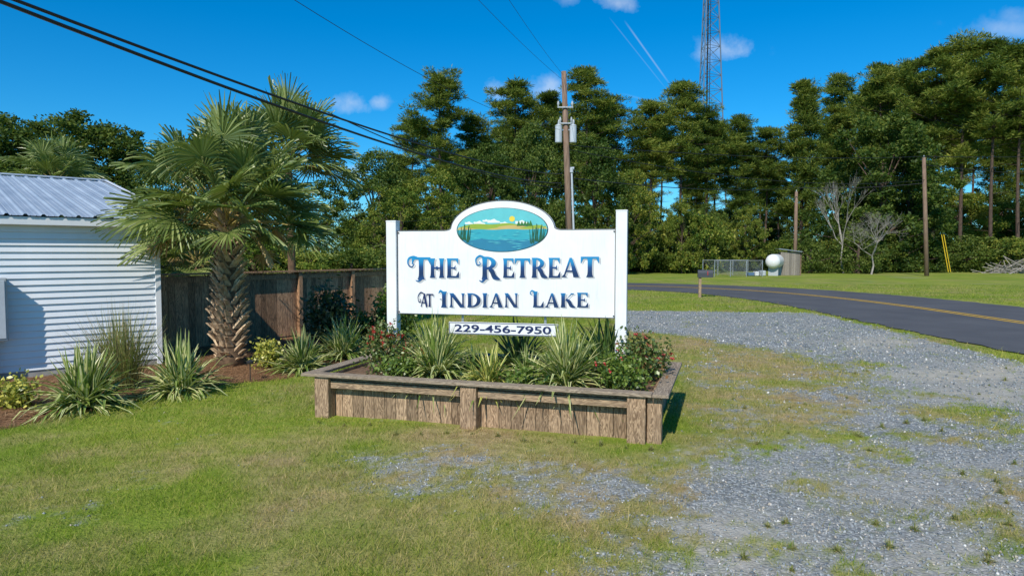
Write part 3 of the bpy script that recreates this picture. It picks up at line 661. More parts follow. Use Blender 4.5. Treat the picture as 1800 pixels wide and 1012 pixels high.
for (ya, yb) in ((ey-.005, ridge), (2*ridge-ey, ridge)):
    mb.add([(e-.06, ya, rz_(ey)+.036), (e+.03, ya, rz_(ey)+.036), (e+.03, yb, rz_(ridge)+.036), (e-.06, yb, rz_(ridge)+.036), (e+.03, ya, rz_(ey)-.11), (e+.03, yb, rz_(ridge)-.11)], [(0, 1, 2, 3), (1, 4, 5, 2)])
mb.build('rake_trim', M['trimw'], bd)
mb = MB(); mb.add([(-BL, ridge-.15, rz_(ridge-.15)+.034), (e+.03, ridge-.15, rz_(ridge-.15)+.034), (e+.03, ridge, rz_(ridge)+.05), (-BL, ridge, rz_(ridge)+.05)], [(0, 1, 2, 3)]); mb.build('ridge_cap', M['roof'], bd)
def wall_t(u):
    d = ray(u, 445); k = (WC.x*WN.x+WC.y*WN.y)/(d.x*WN.x+d.y*WN.y); q = Vector((d.x*k, d.y*k)); return (q-WC).dot(WD)
eb = thing('electrical_box', 'grey electrical cabinet on the white wall at the left edge', 'electrical box', (WC.x, WC.y, 0), math.atan2(WD.y, WD.x))
xe = wall_t(9)-.02
mb = MB(); mb.box(xe-.55, xe, -.28, -.032, .62, 1.58, 0, None, .012); mb.build('cabinet', M['grey'], eb)
mb = MB(); mb.box(xe-.52, xe-.03, -.295, -.283, .66, 1.54, 0, None, .004); mb.build('door', M['can'], eb)
mb = MB(); mb.tube([(xe-.25, -.16, .62), (xe-.25, -.16, -.02)], .1, 10); mb.build('conduit', M['grey'], eb)
# ------------------------------------------------------------ wooden fence
fa = Vector((-6.9, 13.4)); fb = Vector((-3.2, 18.9)); fd = (fb-fa); FL = fd.length; fd.normalize()
fe = thing('wooden_fence', 'dark brown board privacy fence behind the palm', 'fence', (fa.x, fa.y, 0), math.atan2(fd.y, fd.x))
mb = MB(); x = 0
while x < FL:
    mb.box(x, x+.137, 0, .02, .02, 1.49+rnd.uniform(-.008, .008)); x += .142
mb.build('boards', M['fence'], fe)
for px in np.arange(.0, FL+.1, 1.65): mb = MB(); mb.box(px-.05, px+.05, -.10, -.003, -.02, 1.5); mb.build('post', M['fence'], fe)
mb = MB(); mb.box(-.05, FL+.1, -.125, .05, 1.51, 1.545); mb.build('cap_rail', M['fence'], fe)
mb = MB(); mb.box(-.05, FL+.1, -.03, -.003, 1.36, 1.45); mb.build('upper_rail', M['fence'], fe)
# ------------------------------------------------------------ palms
def frond_me(az, el, plen, RR, rg, old=False, nseg=42, o=(0, 0, 0)):
    o = Vector(o); d = Vector((math.cos(el)*math.cos(az), math.cos(el)*math.sin(az), math.sin(el)))
    mb = MB(); pts = []; g = .26 if not old else .8
    for k in range(6):
        q = k/5; pts.append(o+d*plen*q+Vector((0, 0, -g*plen*q*q*max(.25, math.cos(el)))))
    mb.tube(pts, [.020, .016, .013, .011, .010, .008], 5, 1)
    T = (pts[-1]-pts[-2]).normalized(); Sd = T.cross(Vector((0, 0, 1)))
    if Sd.length < .1: Sd = Vector((math.sin(az), -math.cos(az), 0))
    Sd.normalize(); tw = rg.uniform(-.8, .8); Nn = Sd.cross(T); Sd2 = Sd*math.cos(tw)+Nn*math.sin(tw); Nn = Sd2.cross(T); Sd = Sd2
    ph = R(rg.uniform(120, 158)); dph = 2*ph/nseg; b = pts[-1]; dbase = rg.uniform(.02, .34)
    for k in range(nseg):
        a = -ph+dph*(k+.5); L = RR*(.78+.22*math.cos(a*.8))*rg.uniform(.9, 1.06)
        dr = (T*math.cos(a)+Sd*math.sin(a)); side = (-T*math.sin(a)+Sd*math.cos(a)); dp = (dbase+rg.uniform(-.03, .12))*(2.0 if old else 1)
        dr = (dr+Nn*.22*abs(math.sin(a))).normalized(); rows = []
        for q, wf in ((.02, .02), (.50, .46), (.80, .22), (1.0, .01)):
            c = b+T*.06*q+dr*L*q+Vector((0, 0, -1))*L*dp*q**2.6
            w = max(.002, math.tan(dph/2)*L*wf*1.05); f = Nn*(.012 if k % 2 else -.012)*q
            rows.append((c-side*w+f, c+side*w-f))
        vs = [p for r_ in rows for p in r_]; mb.add(vs, [(0, 1, 3, 2), (2, 3, 5, 4), (4, 5, 7, 6)], 0)
    return mb
def palm(loc, th, plen, RR, nf, name, label, seed, trunk=True, dead=4, group=None, elmin=-10):
    rg = random.Random(seed); t_ = thing(name, label, 'palm tree', loc, 0, group)
    mb = MB(); zz = [k/14*th for k in range(15)]; tk = 1 if trunk else .6
    mb.tube([(0.03*math.sin(z), 0, z-.05) for z in zz], [tk*(.24 if z < .2 else .15+.06*math.sin(min(1, z/1.4)*math.pi)) for z in zz], 14); tr = mb.build('trunk', M['bootdark'], t_, True)
    if trunk:
        mb = MB(); nb = 0; z = .02
        while z < th+.05:
            rr = .155+.085*math.sin(min(1, max(0, z/1.3))*math.pi)
            for j in range(8):
                a = (j+.5*(nb % 2))*2*math.pi/8+rg.uniform(-.12, .12); tl = (1 if j % 2 else -1)*rg.uniform(.25, .5)
                er = Vector((math.cos(a), math.sin(a), 0)); et = Vector((-math.sin(a), math.cos(a), 0)); b = er*rr*.85+Vector((0, 0, z))
                L = rg.uniform(.18, .27)*(.75 if z < .3 else 1); up = (Vector((0, 0, 1))+et*tl+er*.3).normalized(); w0 = .07; w1 = .036
                rows = []
                for q, w, dd in ((0, w0, .03), (.5, w1*1.3, .035), (1, w1, .03)):
                    c = b+up*L*q+er*(.10*q*q); rows += [c-et*w-er*dd*.2, c+et*w-er*dd*.2, c+et*w*.7+er*dd, c-et*w*.7+er*dd]
                fs = [(8, 9, 10, 11)]
                for q in (0, 4):
                    for e_ in range(4): fs.append((q+e_, q+(e_+1) % 4, q+4+(e_+1) % 4, q+4+e_))
                mb.add(rows, fs)
            z += .105; nb += 1
        mb.build('leaf_bases', M['boot'], tr)
    ga = 2.39996
    for k in range(nf):
        q = (k+.5)/nf; el = R(84-(84-elmin)*q**.9); az = k*ga+rg.uniform(-.25, .25)
        pf = 1.0-.12*max(0, q-.6)/.4
        mb = frond_me(az, el+rg.uniform(-.15, .15), plen*pf*rg.uniform(.65, 1.08), RR*rg.uniform(.85, 1.08), rg, False, 42, (0.08*math.cos(az), .08*math.sin(az), th-.15+.3*(1-q)))
        mb.build('frond', [M['palm'], M['petiole']], t_)
    for k in range(dead):
        az = rg.uniform(0, 6.28); mb = frond_me(az, R(rg.uniform(15, 60)), plen*.7, RR*.5, rg, True, 24, (.1*math.cos(az), .1*math.sin(az), th-.1)); mb.build('dead_frond', [M['palmold'], M['palmold']], t_)
pb_ = G(405, 640)
palm((pb_.x, pb_.y, 0), 2.50, 1.36, .70, 84, 'sabal_palm', 'big fan palm with cross-hatched trunk beside the white building', 5, True, 8, None, 10)
q = P(508, 300, 16.5); palm((q.x, q.y, 0), 4.2, 1.05, .85, 44, 'sabal_palm', 'taller fan palm partly hidden behind the big palm, nearer the power cables', 6, False, 2, None, 5)
q = P(98, 330, 25); palm((q.x, q.y, 0), q.z+.2, .9, .95, 36, 'sabal_palm', 'fan palm crown rising over the ridge of the metal roof', 8, False, 0)
q = P(345, 440, 20); palm((q.x, q.y, 0), 1.7, .9, .8, 30, 'sabal_palm', 'low fan palm behind the fence at the building corner', 9, False, 2)
# ------------------------------------------------------------ strap plants and shrubs
def clump(loc, n, L, w, mats, spread, name, label, seed, cat='plant', group=None, stiff=.5):
    rg = random.Random(seed); mb = MB()
    for i in range(n):
        az = rg.uniform(0, 6.283); el = R(90-spread*rg.random()**.8); l = L*rg.uniform(.6, 1.1); ww = w*rg.uniform(.7, 1.1)
        d = Vector((math.cos(el)*math.cos(az), math.cos(el)*math.sin(az), math.sin(el))); s = Vector((-math.sin(az), math.cos(az), 0))
        b = Vector((rg.gauss(0, .07*L), rg.gauss(0, .07*L), 0)); rows = []
        for q, f in ((0, .6), (.25, .95), (.5, 1), (.75, .7), (1, .04)):
            c = b+d*l*q+Vector((0, 0, -1))*l*stiff*q**2.4*math.cos(el)*rg.uniform(.8, 1.2); up = d.cross(s)
            h = ww*f; rows += [c-s*h+up*h*.35, c-s*h*.4, c+s*h*.4, c+s*h+up*h*.35]
        ci = 1 if len(mats) > 1 and rg.random() < .78 else 0; inv = rg.random() < .25
        for r_ in range(4):
            for e_ in range(3):
                mi = (ci if (e_ != 1) ^ inv else 0)
                mb.add([rows[r_*4+e_], rows[r_*4+e_+1], rows[r_*4+5+e_], rows[r_*4+4+e_]], [(0, 1, 2, 3)], mi)
    o = mb.build(name, mats, None, False, loc); return tag(o, label, cat, group)
def leaves(C, size, el=1.6, outdir=None, wf=1.0):
    n = len(C); d = NR.normal(size=(n, 3)) if outdir is None else outdir+NR.normal(size=(n, 3))*.45
    d /= np.linalg.norm(d, axis=1)[:, None]+1e-9; r_ = NR.normal(size=(n, 3)); s = np.cross(d, r_); s /= np.linalg.norm(s, axis=1)[:, None]+1e-9
    sz = (size*(.6+.8*NR.random(n)))[:, None]
    V = np.stack([C, C+d*sz*.5*el+s*sz*.5*wf, C+d*sz*el, C+d*sz*.5*el-s*sz*.5*wf], 1).reshape(-1, 3)
    return V
def shrub(loc, rx_, ry_, hz, n, size, m, name, label, seed, group=None, flowers=0, cat='shrub', el=1.6):
    global NR
    NR = np.random.default_rng(seed); rg = random.Random(seed)
    t_ = thing(name, label, cat, loc, 0, group); mb = MB(); ends = []
    for k in range(16):
        a = rg.uniform(0, 6.28); r0 = rg.random()**.6; e = Vector((rx_*r0*math.cos(a)*.85, ry_*r0*math.sin(a)*.85, hz*(.45+.5*(1-r0*r0))*rg.uniform(.8, 1.12))); ends.append(e)
        mb.tube([(0, 0, -.02), e*.5+Vector((0, 0, .05*hz)), e], [.006+.006*hz, .004+.004*hz, .003], 5)
    mb.build('stems', M['bark'], t_)
    ks = []
    for k in range(n):
        e = rg.choice(ends); q = rg.uniform(.45, 1.08); s = .16*(rx_+hz)/2*1.4; ks.append((e.x*q+rg.gauss(0, s), e.y*q+rg.gauss(0, s), max(.02, e.z*q+rg.gauss(0, s))))
    V = leaves(np.array(ks), size, el); link('foliage', np_me('foliage', V, np.arange(len(V)).reshape(-1, 4), m), t_)
    if flowers:
        fm = None
        for k in range(flowers):
            e = rg.choice(ends); 
            if fm is None:
                V = leaves(NR.normal(0, .006, (24, 3)), .018, 1.2); fm = np_me('bloom', V, np.arange(len(V)).reshape(-1, 4), M['petal'])
            link('bloom', fm, t_, (e.x+rg.gauss(0, .10), e.y+rg.gauss(0, .08)-.06, e.z+rg.uniform(-.04, .12)))
    return t_
clump(PLp(1.28, .66), 300, .82, .019, [M['strapg'], M['strapc']], 82, 'flax_lily', 'cream striped flax lily clump in the planter under the left of the sign', 1)
clump(PLp(2.96, .60), 340, .86, .020, [M['strapg'], M['strapc']], 82, 'flax_lily', 'large green and cream flax lily in the planter under the right of the sign', 2)
clump(PLp(2.08, .36), 170, .54, .016, [M['strapg'], M['strapy']], 84, 'flax_lily', 'low yellow striped flax lily in the middle front of the planter', 3)
clump(PLp(2.1, 1.50), 90, .76, .024, [M['strapd']], 84, 'agave', 'dark green spiky clump behind the phone number board', 4, 'plant', None, .15)
clump(PLp(3.30, 1.45), 190, .95, .018, [M['strapd'], M['strapg']], 72, 'flax_lily', 'dark green strappy clump beside the right sign post', 15)
clump(PLp(.95, 1.40), 190, .78, .017, [M['strapg'], M['strapc']], 80, 'flax_lily', 'flax lily clump behind the red roses in the planter', 16)
clump(PLp(2.45, .72), 140, .48, .016, [M['strapg'], M['strapc']], 86, 'flax_lily', 'short flax lily clump left of the large one', 17)
clump(PLp(1.72, .80), 130, .46, .016, [M['strapd'], M['strapg']], 86, 'flax_lily', 'short green clump behind the yellow striped flax lily', 18)
shrub(PLp(.56, .70), .42, .36, .50, 2600, .030, M['rosel'], 'rose_shrub', 'red flowering rose shrub at the left end of the planter', 21, None, 30)
shrub(PLp(3.74, 1.15), .30, .38, .54, 2500, .030, M['rosel'], 'rose_shrub', 'rose shrub with red blooms by the right sign post', 22, None, 14)
shrub(PLp(3.62, .45), .34, .28, .32, 2100, .03, M['shrubg'], 'rose_shrub', 'low green rose shrub at the right front corner of the planter', 23, None, 5)
shrub(PLp(2.50, .28), .34, .16, .18, 1000, .03, M['shrubg'], 'small_shrub', 'low green trailing plant along the front cap rail of the planter', 24)
shrub(PLp(.95, .34), .34, .18, .20, 1000, .03, M['shrubg'], 'small_shrub', 'small green plant left of the yellow striped flax lily', 25)
def gp(u, v): g = G(u, v); return (g.x, g.y, -.01)
clump(gp(148, 715), 300, .92, .026, [M['strapg'], M['strapc']], 86, 'flax_lily', 'broad striped flax lily in the straw bed below the white wall', 31)
clump(gp(318, 690), 300, .88, .026, [M['strapg'], M['strapc']], 86, 'flax_lily', 'striped flax lily left of the palm trunk', 32)
clump(gp(530, 650), 260, .84, .024, [M['strapg'], M['strapc']], 84, 'flax_lily', 'striped flax lily right of the palm trunk by the planter end', 33)
clump(gp(605, 628), 260, .95, .024, [M['strapg'], M['strapc']], 80, 'flax_lily', 'striped flax lily behind the left corner of the planter', 34)
clump(gp(215, 682), 560, 1.35, .005, [M['tan'], M['strapg']], 40, 'ornamental_grass', 'tall wispy brown tinged grass clump against the white wall', 35, 'grass clump', None, .35)
shrub(gp(22, 715), .30, .26, .36, 1300, .035, M['shruby'], 'variegated_shrub', 'small yellow green shrub at the far left of the bed', 36)
shrub(gp(472, 645), .24, .22, .44, 1400, .035, M['shruby'], 'variegated_shrub', 'small yellow green shrub beside the palm trunk', 37)
shrub((G(585, 610).x, G(585, 610).y, 0), .42, .40, 1.08, 3600, .05, M['shrubd'], 'evergreen_shrub', 'dark purple green upright shrub against the wooden fence', 38, None, 0, 'shrub', 2.2)
shrub((G(694, 600).x, G(694, 600).y, 0), .36, .5, 1.10, 4000, .05, M['shrubg'], 'evergreen_shrub', 'bright green shrub behind the left sign post', 39)
shrub((G(640, 598).x, G(640, 598).y, 0), .40, .35, .45, 1500, .05, M['shrubg'], 'evergreen_shrub', 'low green shrub at the foot of the fence left of the sign', 40)
gl = thing('garden_light', 'small black path light in the straw bed near the planter', 'garden light', gp(440, 668)); mb = MB(); mb.tube([(0, 0, 0), (0, 0, .28)], .008, 6); mb.build('stake', M['dark'], gl)
mb = MB(); mb.tube([(0, 0, .27), (0, 0, .30), (0, 0, .33)], [.05, .055, .01], 10); mb.build('lamp_head', M['dark'], gl)
rg = random.Random(4)
for i in range(60):
    if i < 14: u = 560+i*45; v = 742+i*2.6+rg.uniform(-6, 14); v = max(v, 738+(u-560)*.085)
    else: u = rg.uniform(1260, 1790); v = rg.uniform(640, 1000)
    g = G(u, v)
    if in_planter(g.x, g.y, .12): continue
    clump((g.x, g.y, -.015), 60, rg.uniform(.04, .085), .0025, [M['tan'], M['strapg']] if i % 2 else [M['strapg'], M['tan']], 88, 'weed_tuft', 'small weedy grass tuft growing in the gravel or at the planter foot', 300+i, 'grass tuft', 'weed tufts')
# ------------------------------------------------------------ utility pole, transformers
ub = P(1003, 430, 34); ut = P(991, 126, 34)
up = thing('utility_pole', 'tall wooden utility pole with two grey transformers behind the sign', 'utility pole', (ub.x+.05, 34, 0))
dxp = ut.x-ub.x-.05
def pz(z): return Vector((dxp*z/ut.z, 0, z))
mb = MB(); mb.tube([pz(-.1), pz(ut.z/2), pz(ut.z)], [.18, .155, .12], 12); mb.build('pole_shaft', M['pole'], up, True)
def zat(v): return P(991, v, 34).z
for du in (-13, 12):
    c = pz(zat(237))+Vector((du/1200*34, -.12, 0)); hh = .42
    mb = MB(); mb.tube([c+Vector((0, 0, -hh)), c+Vector((0, 0, -hh+.03)), c+Vector((0, 0, hh-.05)), c+Vector((0, 0, hh)), c+Vector((0, 0, hh+.06))], [.14, .17, .17, .18, .09], 14); tf = mb.build('transformer', M['can'], up, False)
    mb = MB(); mb.tube([c+Vector((0, 0, hh+.04)), c+Vector((.02, 0, hh+.2)), c+Vector((.02, 0, hh+.3))], [.05, .06, .03], 8); mb.build('bushing', M['grey'], tf)
    mb = MB(); mb.box(min(0, c.x), max(0, c.x), -.06, .06, c.z+.2, c.z+.26); mb.build('bracket', M['galv'], tf)
for (v, w) in ((190, .38), (218, .3)):
    mb = MB(); z = zat(v); c = pz(z); mb.box(c.x-w, c.x+w, -.2, -.14, z-.03, z+.03); mb.build('cross_arm', M['grey'], up)
    for s_ in (-1, 1):
        mb = MB(); mb.tube([(c.x+s_*w*.9, -.16, z+.04), (c.x+s_*w*.9, -.16, z+.16), (c.x+s_*w*.9, -.16, z+.3)], [.03, .06, .03], 8); mb.build('insulator', M['grey'], up)
mb = MB(); mb.tube([pz(.5)+Vector((.21, -.1, 0)), pz(zat(300))+Vector((.21, -.1, 0))], .05, 8); mb.tube([pz(zat(300))+Vector((.21, -.1, -.1)), pz(zat(296))+Vector((.21, -.1, 0)), pz(zat(297))+Vector((.32, -.1, 0))], .09, 8); mb.build('riser_conduit', M['can'], up)
def pole(u, vt, vb, name, label, lean=0):
    g = G(u, vb); tp = P(u+lean, vt, g.y); t_ = thing(name, label, 'utility pole', (g.x, g.y, 0)); mb = MB()
    mb.tube([(0, 0, -.1), ((tp.x-g.x)*.5, 0, tp.z/2), (tp.x-g.x, 0, tp.z)], [.19, .17, .14], 10); mb.build('pole_shaft', M['pole'], t_, True)
    mb = MB(); mb.tube([(tp.x-g.x, 0, tp.z), (tp.x-g.x, 0, tp.z+.18)], [.04, .05], 8); mb.build('insulator', M['grey'], t_); return t_
pole(1629, 277, 485, 'utility_pole', 'bare wooden utility pole standing in the field at right', -5)
pole(1397, 337, 480, 'utility_pole', 'shorter wooden utility pole next to the small grey shed', 3)
def wire(name, label, a, b, sag, r, n=24, m='black'):
    mb = MB(); mb.tube([a.lerp(b, k/n)+Vector((0, 0, -sag*4*(k/n)*(1-k/n))) for k in range(n+1)], r, 6); o = mb.build(name, M[m]); tag(o, label, 'cable')
wire('service_cable', 'thick black overhead cable from the upper left to the pole, lower one', P(-90, -32, 6.5), P(986, 322, 33.8), .45, .022)
wire('service_cable', 'thick black overhead cable from the upper left to the pole, upper one', P(-75, -38, 6.5), P(988, 306, 33.8), .42, .019)
wire('service_cable', 'sagging black cable from the pole past the palm crown', P(480, 150, 18), P(986, 330, 33.8), .55, .016)
wire('power_line', 'thin wire entering at the top left of centre toward the pole', P(470, -30, 14), P(985, 228, 33.8), .5, .007)
wire('power_line', 'thin wire from the top of the photo down to the pole top, left one', P(812, -30, 18), P(988, 140, 33.8), .1, .006)
wire('power_line', 'thin wire from the top of the photo down to the pole top, right one', P(875, -30, 18), P(990, 132, 33.8), .1, .006)
pa = P(1625, 275, 58.5)
wire('power_line', 'thin power line running right from the transformers to the field pole', P(992, 255, 34), pa, .35, .022)
wire('power_line', 'power line continuing right from the top of the field pole', pa, P(1950, 266, 80), .3, .03)
wire('power_line', 'lower power line sagging right from behind the sign to the field pole', P(994, 262, 34), P(1626, 316, 58.5), .9, .020)
wire('power_line', 'telephone cable from the transformer pole to the shorter pole', P(994, 312, 34), P(1400, 330, 66), .4, .028)
wire('power_line', 'telephone cable from the shorter pole to the field pole', P(1400, 330, 66), P(1626, 322, 58.5), .2, .03)
wire('power_line', 'telephone cable running off right from the field pole', P(1626, 290, 58.5), P(1950, 312, 70), .2, .028)
wire('power_line', 'faint low wire from the transformer pole toward the fence', P(640, 395, 22), P(988, 322, 34), .4, .007)
for k, (du, lb) in enumerate(((0, 'yellow guy wire sleeve right of the field pole, near one'), (4, 'yellow guy wire sleeve right of the field pole, far one'))):
    mb = MB(); mb.tube([P(1655+du, 412, 60), P(1667+du, 478, 60)], .032, 8); tag(mb.build('guy_wire_guard', M['yellow']), lb, 'guy wire')
# mailbox
g = G(1230, 522); mbx = thing('mailbox', 'dark mailbox on a wooden post between the road and the gravel', 'mailbox', (g.x, g.y, 0), R(-8))
mb = MB(); mb.box(-.06, .06, -.06, .06, -.05, .87, 0, None, .005); mb.build('post', M['woodh'], mbx)
mb = MB(); prof = [(-.12, .88), (.12, .88), (.12, 1.08)]+[(.12*math.cos(a), 1.08+.13*math.sin(a)) for a in [math.pi*k/8 for k in range(1, 8)]]+[(-.12, 1.08)]
n = len(prof); vs = [(-.10, y, z) for y, z in prof]+[(.56, y, z) for y, z in prof]; mb.add(vs, [tuple(range(n))[::-1], tuple(range(n, 2*n))]+[(i, (i+1) % n, n+(i+1) % n, n+i) for i in range(n)]); mb.build('box', plain('mailbox_grey', (.06, .063, .07), .35), mbx)
mb = MB(); mb.box(.3, .33, -.138, -.125, .98, 1.16); mb.build('flag', M['petal'], mbx)
# chain link fence, tank, shed
fz = 57.0; xa = P(1256, 480, fz).x; xb = P(1340, 480, fz).x; cf = thing('chain_link_fence', 'silver chain link fence enclosure beside the white tank', 'fence', (xa, fz, 0))
LL = xb-xa
for yy in (0, 3.5):
    mb = MB(); x = 0
    while x < LL:
        for s_ in (1, -1):
            mb.tube([(x, yy, .05 if s_ > 0 else 1.3), (min(LL, x+1.25), yy, 1.3 if s_ > 0 else .05)], .007, 3, 0, False)
        x += .14
    mb.build('wire_mesh', M['galv'], cf)
for yy in (0, 3.5):
    for k in range(4): mb = MB(); mb.tube([(LL*k/3, yy, 0), (LL*k/3, yy, 1.38)], .035, 8); mb.build('post', M['galv'], cf)
    mb = MB(); mb.tube([(0, yy, 1.34), (LL, yy, 1.34)], .025, 6); mb.build('top_rail', M['galv'], cf)
for k, (a, w) in enumerate(((2.3, .5), (2.75, .35), (3.1, .5))): mb = MB(); mb.box(P(1256+a*25, 480, 59).x, P(1256+a*25, 480, 59).x+w, 58.6, 59.2, 0, .30+.08*k, 0, None, .05); tag(mb.build('storage_bin', M[('blue', 'whitep', 'grey')[k]]), ('blue bin inside the chain link enclosure', 'white bin inside the chain link enclosure', 'grey bin inside the chain link enclosure')[k], 'bin')
g = P(1362, 480, 60); tk = thing('propane_tank', 'white rounded propane tank beside the small shed', 'tank', (g.x, 60, 0), R(60))
mb = MB(); L = 1.1; rr = .62; pts = []; rs = []
for k in range(9): a = math.pi/2*k/8; pts.append((-L-rr*math.cos(a)*.8, 0, 1.25)); rs.append(max(.01, rr*math.sin(a)))
for k in range(9): a = math.pi/2*(1-k/8); pts.append((L+rr*math.cos(a)*.8, 0, 1.25)); rs.append(max(.01, rr*math.sin(a)))
mb.tube(pts, rs, 18); mb.build('tank_body', M['whitep'], tk, True)
for s_ in (-.8, .8): mb = MB(); mb.box(s_-.08, s_+.08, -.4, .4, 0, .8); mb.build('cradle', M['grey'], tk)
g = P(1385, 480, 61); sh = thing('small_shed', 'small grey board shed beside the white tank', 'shed', (g.x, 61, 0), R(-10))
mb = MB(); x = -.75
while x < .75: mb.box(x, x+.17, -.6, -.57, 0, 2.05); x += .18
mb.box(-.75, .76, -.565, .6, 0, 2.04); mb.build('walls', woodmat('shed_wood', (5, 5, 1), (.10, .09, .08), (.27, .24, .2), .5, .8), sh)
mb = MB(); mb.prism([(-.95, 2.30), (-.95, 2.37), (1.0, 2.11), (1.0, 2.05)], -.85, .8); mb.build('roof', M['galv'], sh)
mb = MB(); mb.tube([(.95, -.5, 0), (.95, -.5, 2.05)], .05, 6); mb.build('prop_post', M['pole'], sh)
# ------------------------------------------------------------ lattice tower
TY = 180.0; tb = P(1241, 445, TY); tw = thing('lattice_tower', 'tall steel lattice communications tower rising behind the pines', 'tower', (tb.x, TY, 0))
TH = 96.0
def th_w(z): return max(1.2, (67-(z-2)/TY*1200*(17/190))/1200*TY)/2*1.0
cr = []
for k in range(3):
    a = R(90+120*k+25); cr.append((math.cos(a)*1.1, math.sin(a)*1.1))
nseg = 26; zs = [TH*(i/nseg) for i in range(nseg+1)]
def cp(k, z): w = th_w(z); return Vector((cr[k % 3][0]*w, cr[k % 3][1]*w, z))
for k in range(3): mb = MB(); mb.tube([cp(k, z) for z in zs], .18, 6); mb.build('tower_leg', M['tower'], tw)
mb = MB()
for i in range(nseg):
    for k in range(3):
        mb.tube([cp(k, zs[i]), cp(k+1, zs[i])], .06, 4); mb.tube([cp(k, zs[i]), cp(k+1, zs[i+1])], .06, 4); mb.tube([cp(k+1, zs[i]), cp(k, zs[i+1])], .06, 4)
mb.build('bracing', M['tower'], tw)
mb = MB(); mb.tube([(-.4, 0, 0), (-.3, 0, TH)], .22, 6); mb.tube([(.3, 0, 0), (.3, 0, TH)], .10, 6); mb.build('cable_run', M['dark'], tw)
# ------------------------------------------------------------ trees
NR = np.random.default_rng(5)
def quadmesh(name, V, m): return np_me(name, V, np.arange(len(V)).reshape(-1, 4), m)
def pine_var(seed, h=24.0, base=.42, wid=3.6, slender=False, dens=1.0):
    rg = random.Random(seed); mb = MB(); lx = rg.uniform(-.5, .5); ly = rg.uniform(-.5, .5)
    def tp(q): return Vector((lx*math.sin(q*3), ly*math.sin(q*2.4), h*q))
    mb.tube([tp(k/8) for k in range(9)], [.14*(1-.85*k/8)+.03 for k in range(9)], 8)
    CC = []; nb = int(66*dens)
    for k in range(nb):
        q = base+(1-base)*(k/nb)**.9; f = (q-base)/(1-base); q += rg.uniform(-.012, .012); q = min(q, 1)
        L = wid*((1-f)**.6*.85+.15)*rg.choice((.35, .6, .85, 1.0, 1.3))*rg.uniform(.85, 1.1)*(.5+.5*min(1, f*4)) if not slender else wid*(1-f*.92)*rg.uniform(.6, 1.1)
        a = rg.uniform(0, 6.283); e = R(rg.uniform(-8, 35)); b = tp(q*.985); d = Vector((math.cos(a)*math.cos(e), math.sin(a)*math.cos(e), math.sin(e)))
        en = b+d*L; mb.tube([b, b+d*L*.5+Vector((0, 0, -.08*L)), en], [.05, .035, .02], 4, 0, False)
        for j in range(rg.randint(4, 7)):
            s = rg.uniform(.5, 1.08); c = b+d*L*s+Vector((rg.gauss(0, .36), rg.gauss(0, .36), rg.gauss(.1, .18))); CC.append((c.x, c.y, c.z, rg.uniform(.22, .56)))
    for k in range(9): q = rg.uniform(.15, base); a = rg.uniform(0, 6.28); b = tp(q); mb.tube([b, b+Vector((math.cos(a), math.sin(a), .15))*rg.uniform(.5, 1.8)], [.03, .012], 4, 0, False)
    CC = np.array(CC); per = 74; c = np.repeat(CC, per, 0); o = NR.normal(size=(len(c), 3)); o /= np.linalg.norm(o, axis=1)[:, None]; o[:, 2] = o[:, 2]*.55+.12
    pos = c[:, :3]+o*c[:, 3:4]*(NR.random((len(c), 1))**.5)*np.where(NR.random((len(c), 1)) < .12, 1.5, 1.0)
    V = leaves(pos, .18, 2.3, o+np.array([0, 0, .35]), .34); tm = mb.build('trunk', M['bark']); me = tm.data; bpy.data.objects.remove(tm)
    return me, quadmesh('crown', V, M['pine']), h
def broad_var(seed, h=12.0, w=5.0, low=.12, m='leafd', size=.16, per=180, nc=150):
    rg = random.Random(seed); mb = MB(); mb.tube([(0, 0, -.1), (.1, .05, h*.3), (.0, .1, h*.75)], [.24, .17, .07], 8); CC = []
    for k in range(nc):
        f = rg.random(); z = h*(low+(1-low)*f); rr = w*math.sin(math.pi*min(1, (f*.80+.16)))**.7; a = rg.uniform(0, 6.283); lob = 1+.22*math.sin(3*a+seed)+.15*math.sin(5*a+f*7+seed); r0 = rr*lob*rg.random()**.35
        c = (r0*math.cos(a), r0*math.sin(a), z*rg.uniform(.93, 1.03)); CC.append((*c, rg.uniform(.35, 1.0)))
        if k % 7 == 0: mb.tube([(0, 0, min(z*.6, h*.6)), (c[0]*.5, c[1]*.5, z*.8), c], [.09, .05, .02], 4, 0, False)
    CC = np.array(CC); c = np.repeat(CC, per, 0); o = NR.normal(size=(len(c), 3)); o /= np.linalg.norm(o, axis=1)[:, None]; o[:, 2] *= .7
    pos = c[:, :3]+o*c[:, 3:4]*(NR.random((len(c), 1))**.45); pos[:, 2] = np.maximum(pos[:, 2], .05)
    V = leaves(pos, size, 1.5, None, .8); tm = mb.build('trunk', M['bark']); me = tm.data; bpy.data.objects.remove(tm)
    return me, quadmesh('crown', V, M[m]), h
PV = [pine_var(101, 24, .46, 3.9), pine_var(102, 24, .54, 4.2), pine_var(103, 24, .40, 3.5), pine_var(104, 24, .58, 4.0), pine_var(106, 24, .50, 3.2)]
SV = [pine_var(105, 20, .25, 3.4, True, 1.4)]
BV = [broad_var(201), broad_var(202, 12, 4.3), broad_var(203, 12, 5.6, .1, 'leafl'), broad_var(204, 12, 4.6, .08, 'leafl')]
UV_ = [broad_var(301, 4, 2.6, .02, 'leafd', .15, 90, 60), broad_var(302, 4, 3.0, .02, 'leafl', .15, 90, 60), broad_var(303, 4, 2.8, .02, 'leafd', .15, 90, 60)]
tr_ = random.Random(77)
